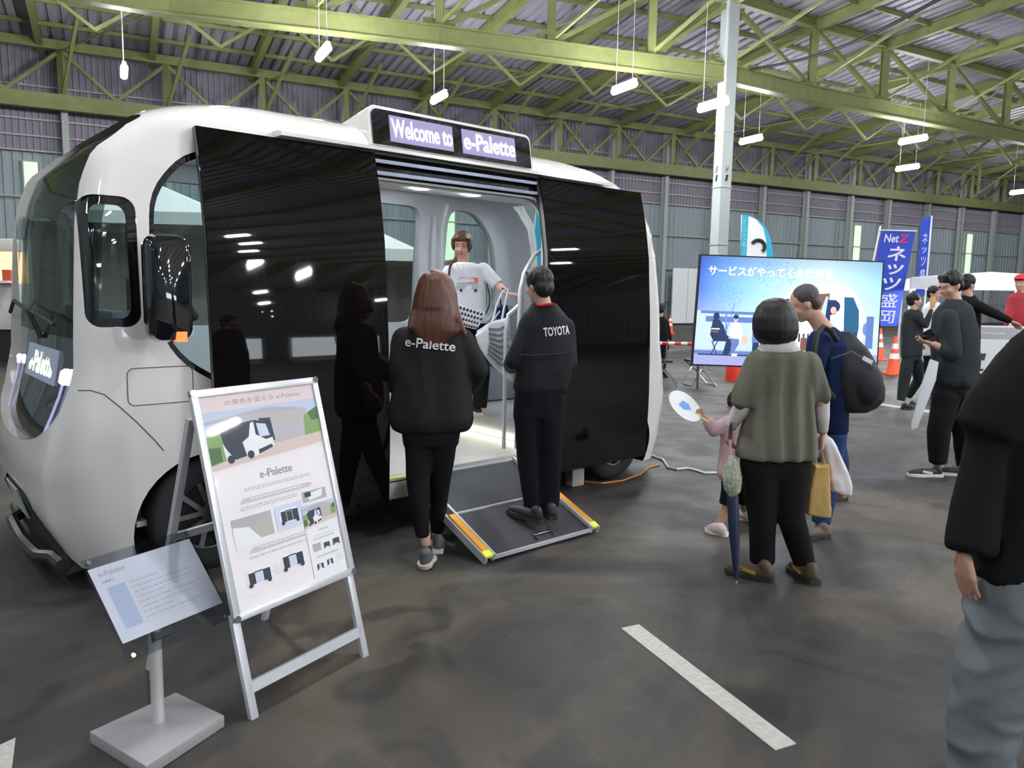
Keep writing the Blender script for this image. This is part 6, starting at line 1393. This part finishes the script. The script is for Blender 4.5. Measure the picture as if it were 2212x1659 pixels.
simple('person in a black top seated on a folding chair beside the bus tail', 14.0, (1427, 668), 12, Vector((.2, .95, -.1)), hair_dk, skinm,
       [(682, 1420, 1434), (690, 1410, 1440), (715, 1405, 1444), (750, 1404, 1442), (785, 1403, 1438)], c_black, [[(1438, 698, 7), (1446, 730, 6, .05), (1438, 748, 4, .3)], [(1411, 698, 7), (1404, 730, 6, .05), (1410, 748, 4, .3)]],
       [[(1415, 785, 8, .1), (1413, 776, 7, .5), (1412, 808, 6, .6)], [(1431, 785, 8, .1), (1432, 776, 7, .5), (1431, 808, 6, .6)]], c_black, [(1412, 812, 0, .22), (1431, 812, 0, .22)], foot=(1424, 800))
simple('person in a red cap and red jacket at the right edge, under the bright tent', 10.6, (2206, 612), 16, Vector((-.7, -.6, 0)), hair_dk, skinm,
       [(632, 2194, 2216), (642, 2178, 2236), (680, 2172, 2240), (730, 2172, 2240), (775, 2176, 2236)], mat('jacket_red', (.42, .03, .04), .7), [[(2184, 654, 9), (2176, 690, 8, -.1), (2182, 700, 6, -.3)], [(2230, 654, 9), (2240, 690, 8, -.1), (2225, 700, 6, -.3)]],
       [[(2192, 790, 14), (2192, 840, 11), (2192, 885, 8)], [(2222, 790, 14), (2222, 840, 11), (2222, 885, 8)]], c_black, [(2192, 895, 0, -.26), (2222, 895, 0, -.26)], hat=mat('cap_red', (.70, .04, .05), .7), foot=(2206, 895))
simple('person in black with an arm stretched out to the right, behind the tall walking man', 8.7, (2090, 614), 19, Vector((.9, .3, -.1)), hair_dk, skinm,
       [(638, 2080, 2104), (648, 2066, 2114), (690, 2062, 2116), (750, 2064, 2116), (800, 2066, 2112)], c_black, [[(2106, 658, 11, -.1), (2150, 678, 10, -.15), (2184, 694, 6, -.2)], [(2070, 660, 11, .1), (2066, 710, 10, .1), (2072, 750, 6, 0)]],
       [[(2076, 815, 16), (2078, 870, 13), (2080, 925, 9)], [(2102, 815, 16), (2102, 870, 13), (2104, 925, 9)]], c_black, [(2078, 946, .25, 0), (2104, 946, .25, 0)], foot=(2090, 945))

# ---- K : man in the right foreground
D = 2.4; r = person('man in a black jacket and grey trousers cropped by the right edge, nearest person', 2240, 1900)
fdir = Vector((-.3, .95, 0)); b = MB(); hq, hs, hu, hM = head(b, P(2375, 610, D), fdir, 1.0)
b.caps(P(2362, 660, D), P(2340, 720, D), .055, .06); rings(b, [(740, 2250, 2430), (850, 2220, 2430), (1200, 2180, 2420)], D, .5)
limb(b, [(2235, 800, 36), (2140, 980, 30), (2092, 1180, 19, -.05)], D); limb(b, [(2420, 800, 36), (2452, 980, 30), (2462, 1185, 19)], D)
hand(b, P(2086, 1190, D-.05), Vector((.05, -.06, -1)), Vector((1, .15, 0)), -1, .22, 1.02); hand(b, P(2462, 1190, D), Vector((.05, 0, -1)), Vector((-1, .2, 0)), 1, .3, .95)
limb(b, [(2200, 1250, 60), (2125, 1560, 46), (2095, 1930, 30)], D); limb(b, [(2340, 1250, 60), (2350, 1560, 46, .1), (2350, 1930, 30, .2)], D)
blob(b, 'body', skind, r, .0058, 1)
b = MB(); b.ell(hq(0, -.016, .040), (.086, .096, .086), hM); b.ell(hq(0, -.052, -.01), (.074, .052, .072), hM); blob(b, 'hair', hair_dk, r, .010, 2, fold=(.004, 40, .5))
b = MB(); rings(b, [(690, 2300, 2390, 0, .9), (712, 2240, 2430, 0, .7), (745, 2200, 2440, 0, .6), (800, 2165, 2450, 0, .56), (900, 2152, 2445, 0, .52), (1060, 2142, 2440, 0, .52), (1180, 2122, 2440, 0, .54), (1245, 2114, 2440, 0, .55)], D, .55)
limb(b, [(2225, 800, 62), (2165, 880, 66), (2133, 935, 62)], D); limb(b, [(2170, 880, 52), (2133, 975, 48), (2112, 1080, 47, -.02), (2098, 1190, 46, -.05)], D); limb(b, [(2420, 800, 58), (2452, 960, 50), (2462, 1180, 42)], D)

blob(b, 'jacket', c_black, r, .013, 3, fold=(.018, 5, .5))
b = MB(); rings(b, [(1200, 2140, 2450, 0, .5), (1280, 2110, 2450, 0, .5)], D, .5); limb(b, [(2190, 1280, 88), (2150, 1440, 76), (2122, 1580, 66), (2112, 1760, 60, .02), (2105, 1900, 52, .04)], D); limb(b, [(2345, 1280, 88), (2350, 1560, 66, .1), (2350, 1900, 52, .2)], D)
tk = blob(b, 'trousers', c_grey, r, .012, 3, fold=(.016, 7, 1.5))
for (x, dd_) in ((2105, 0), (2350, .25)):
    a_ = P(x, 1659, D+dd_); a_.z = 0; shoe(r, Vector((a_.x, a_.y-.12, 0)), Vector((a_.x+.12, a_.y+.12, 0)), shoeb, soled, .05, .06)
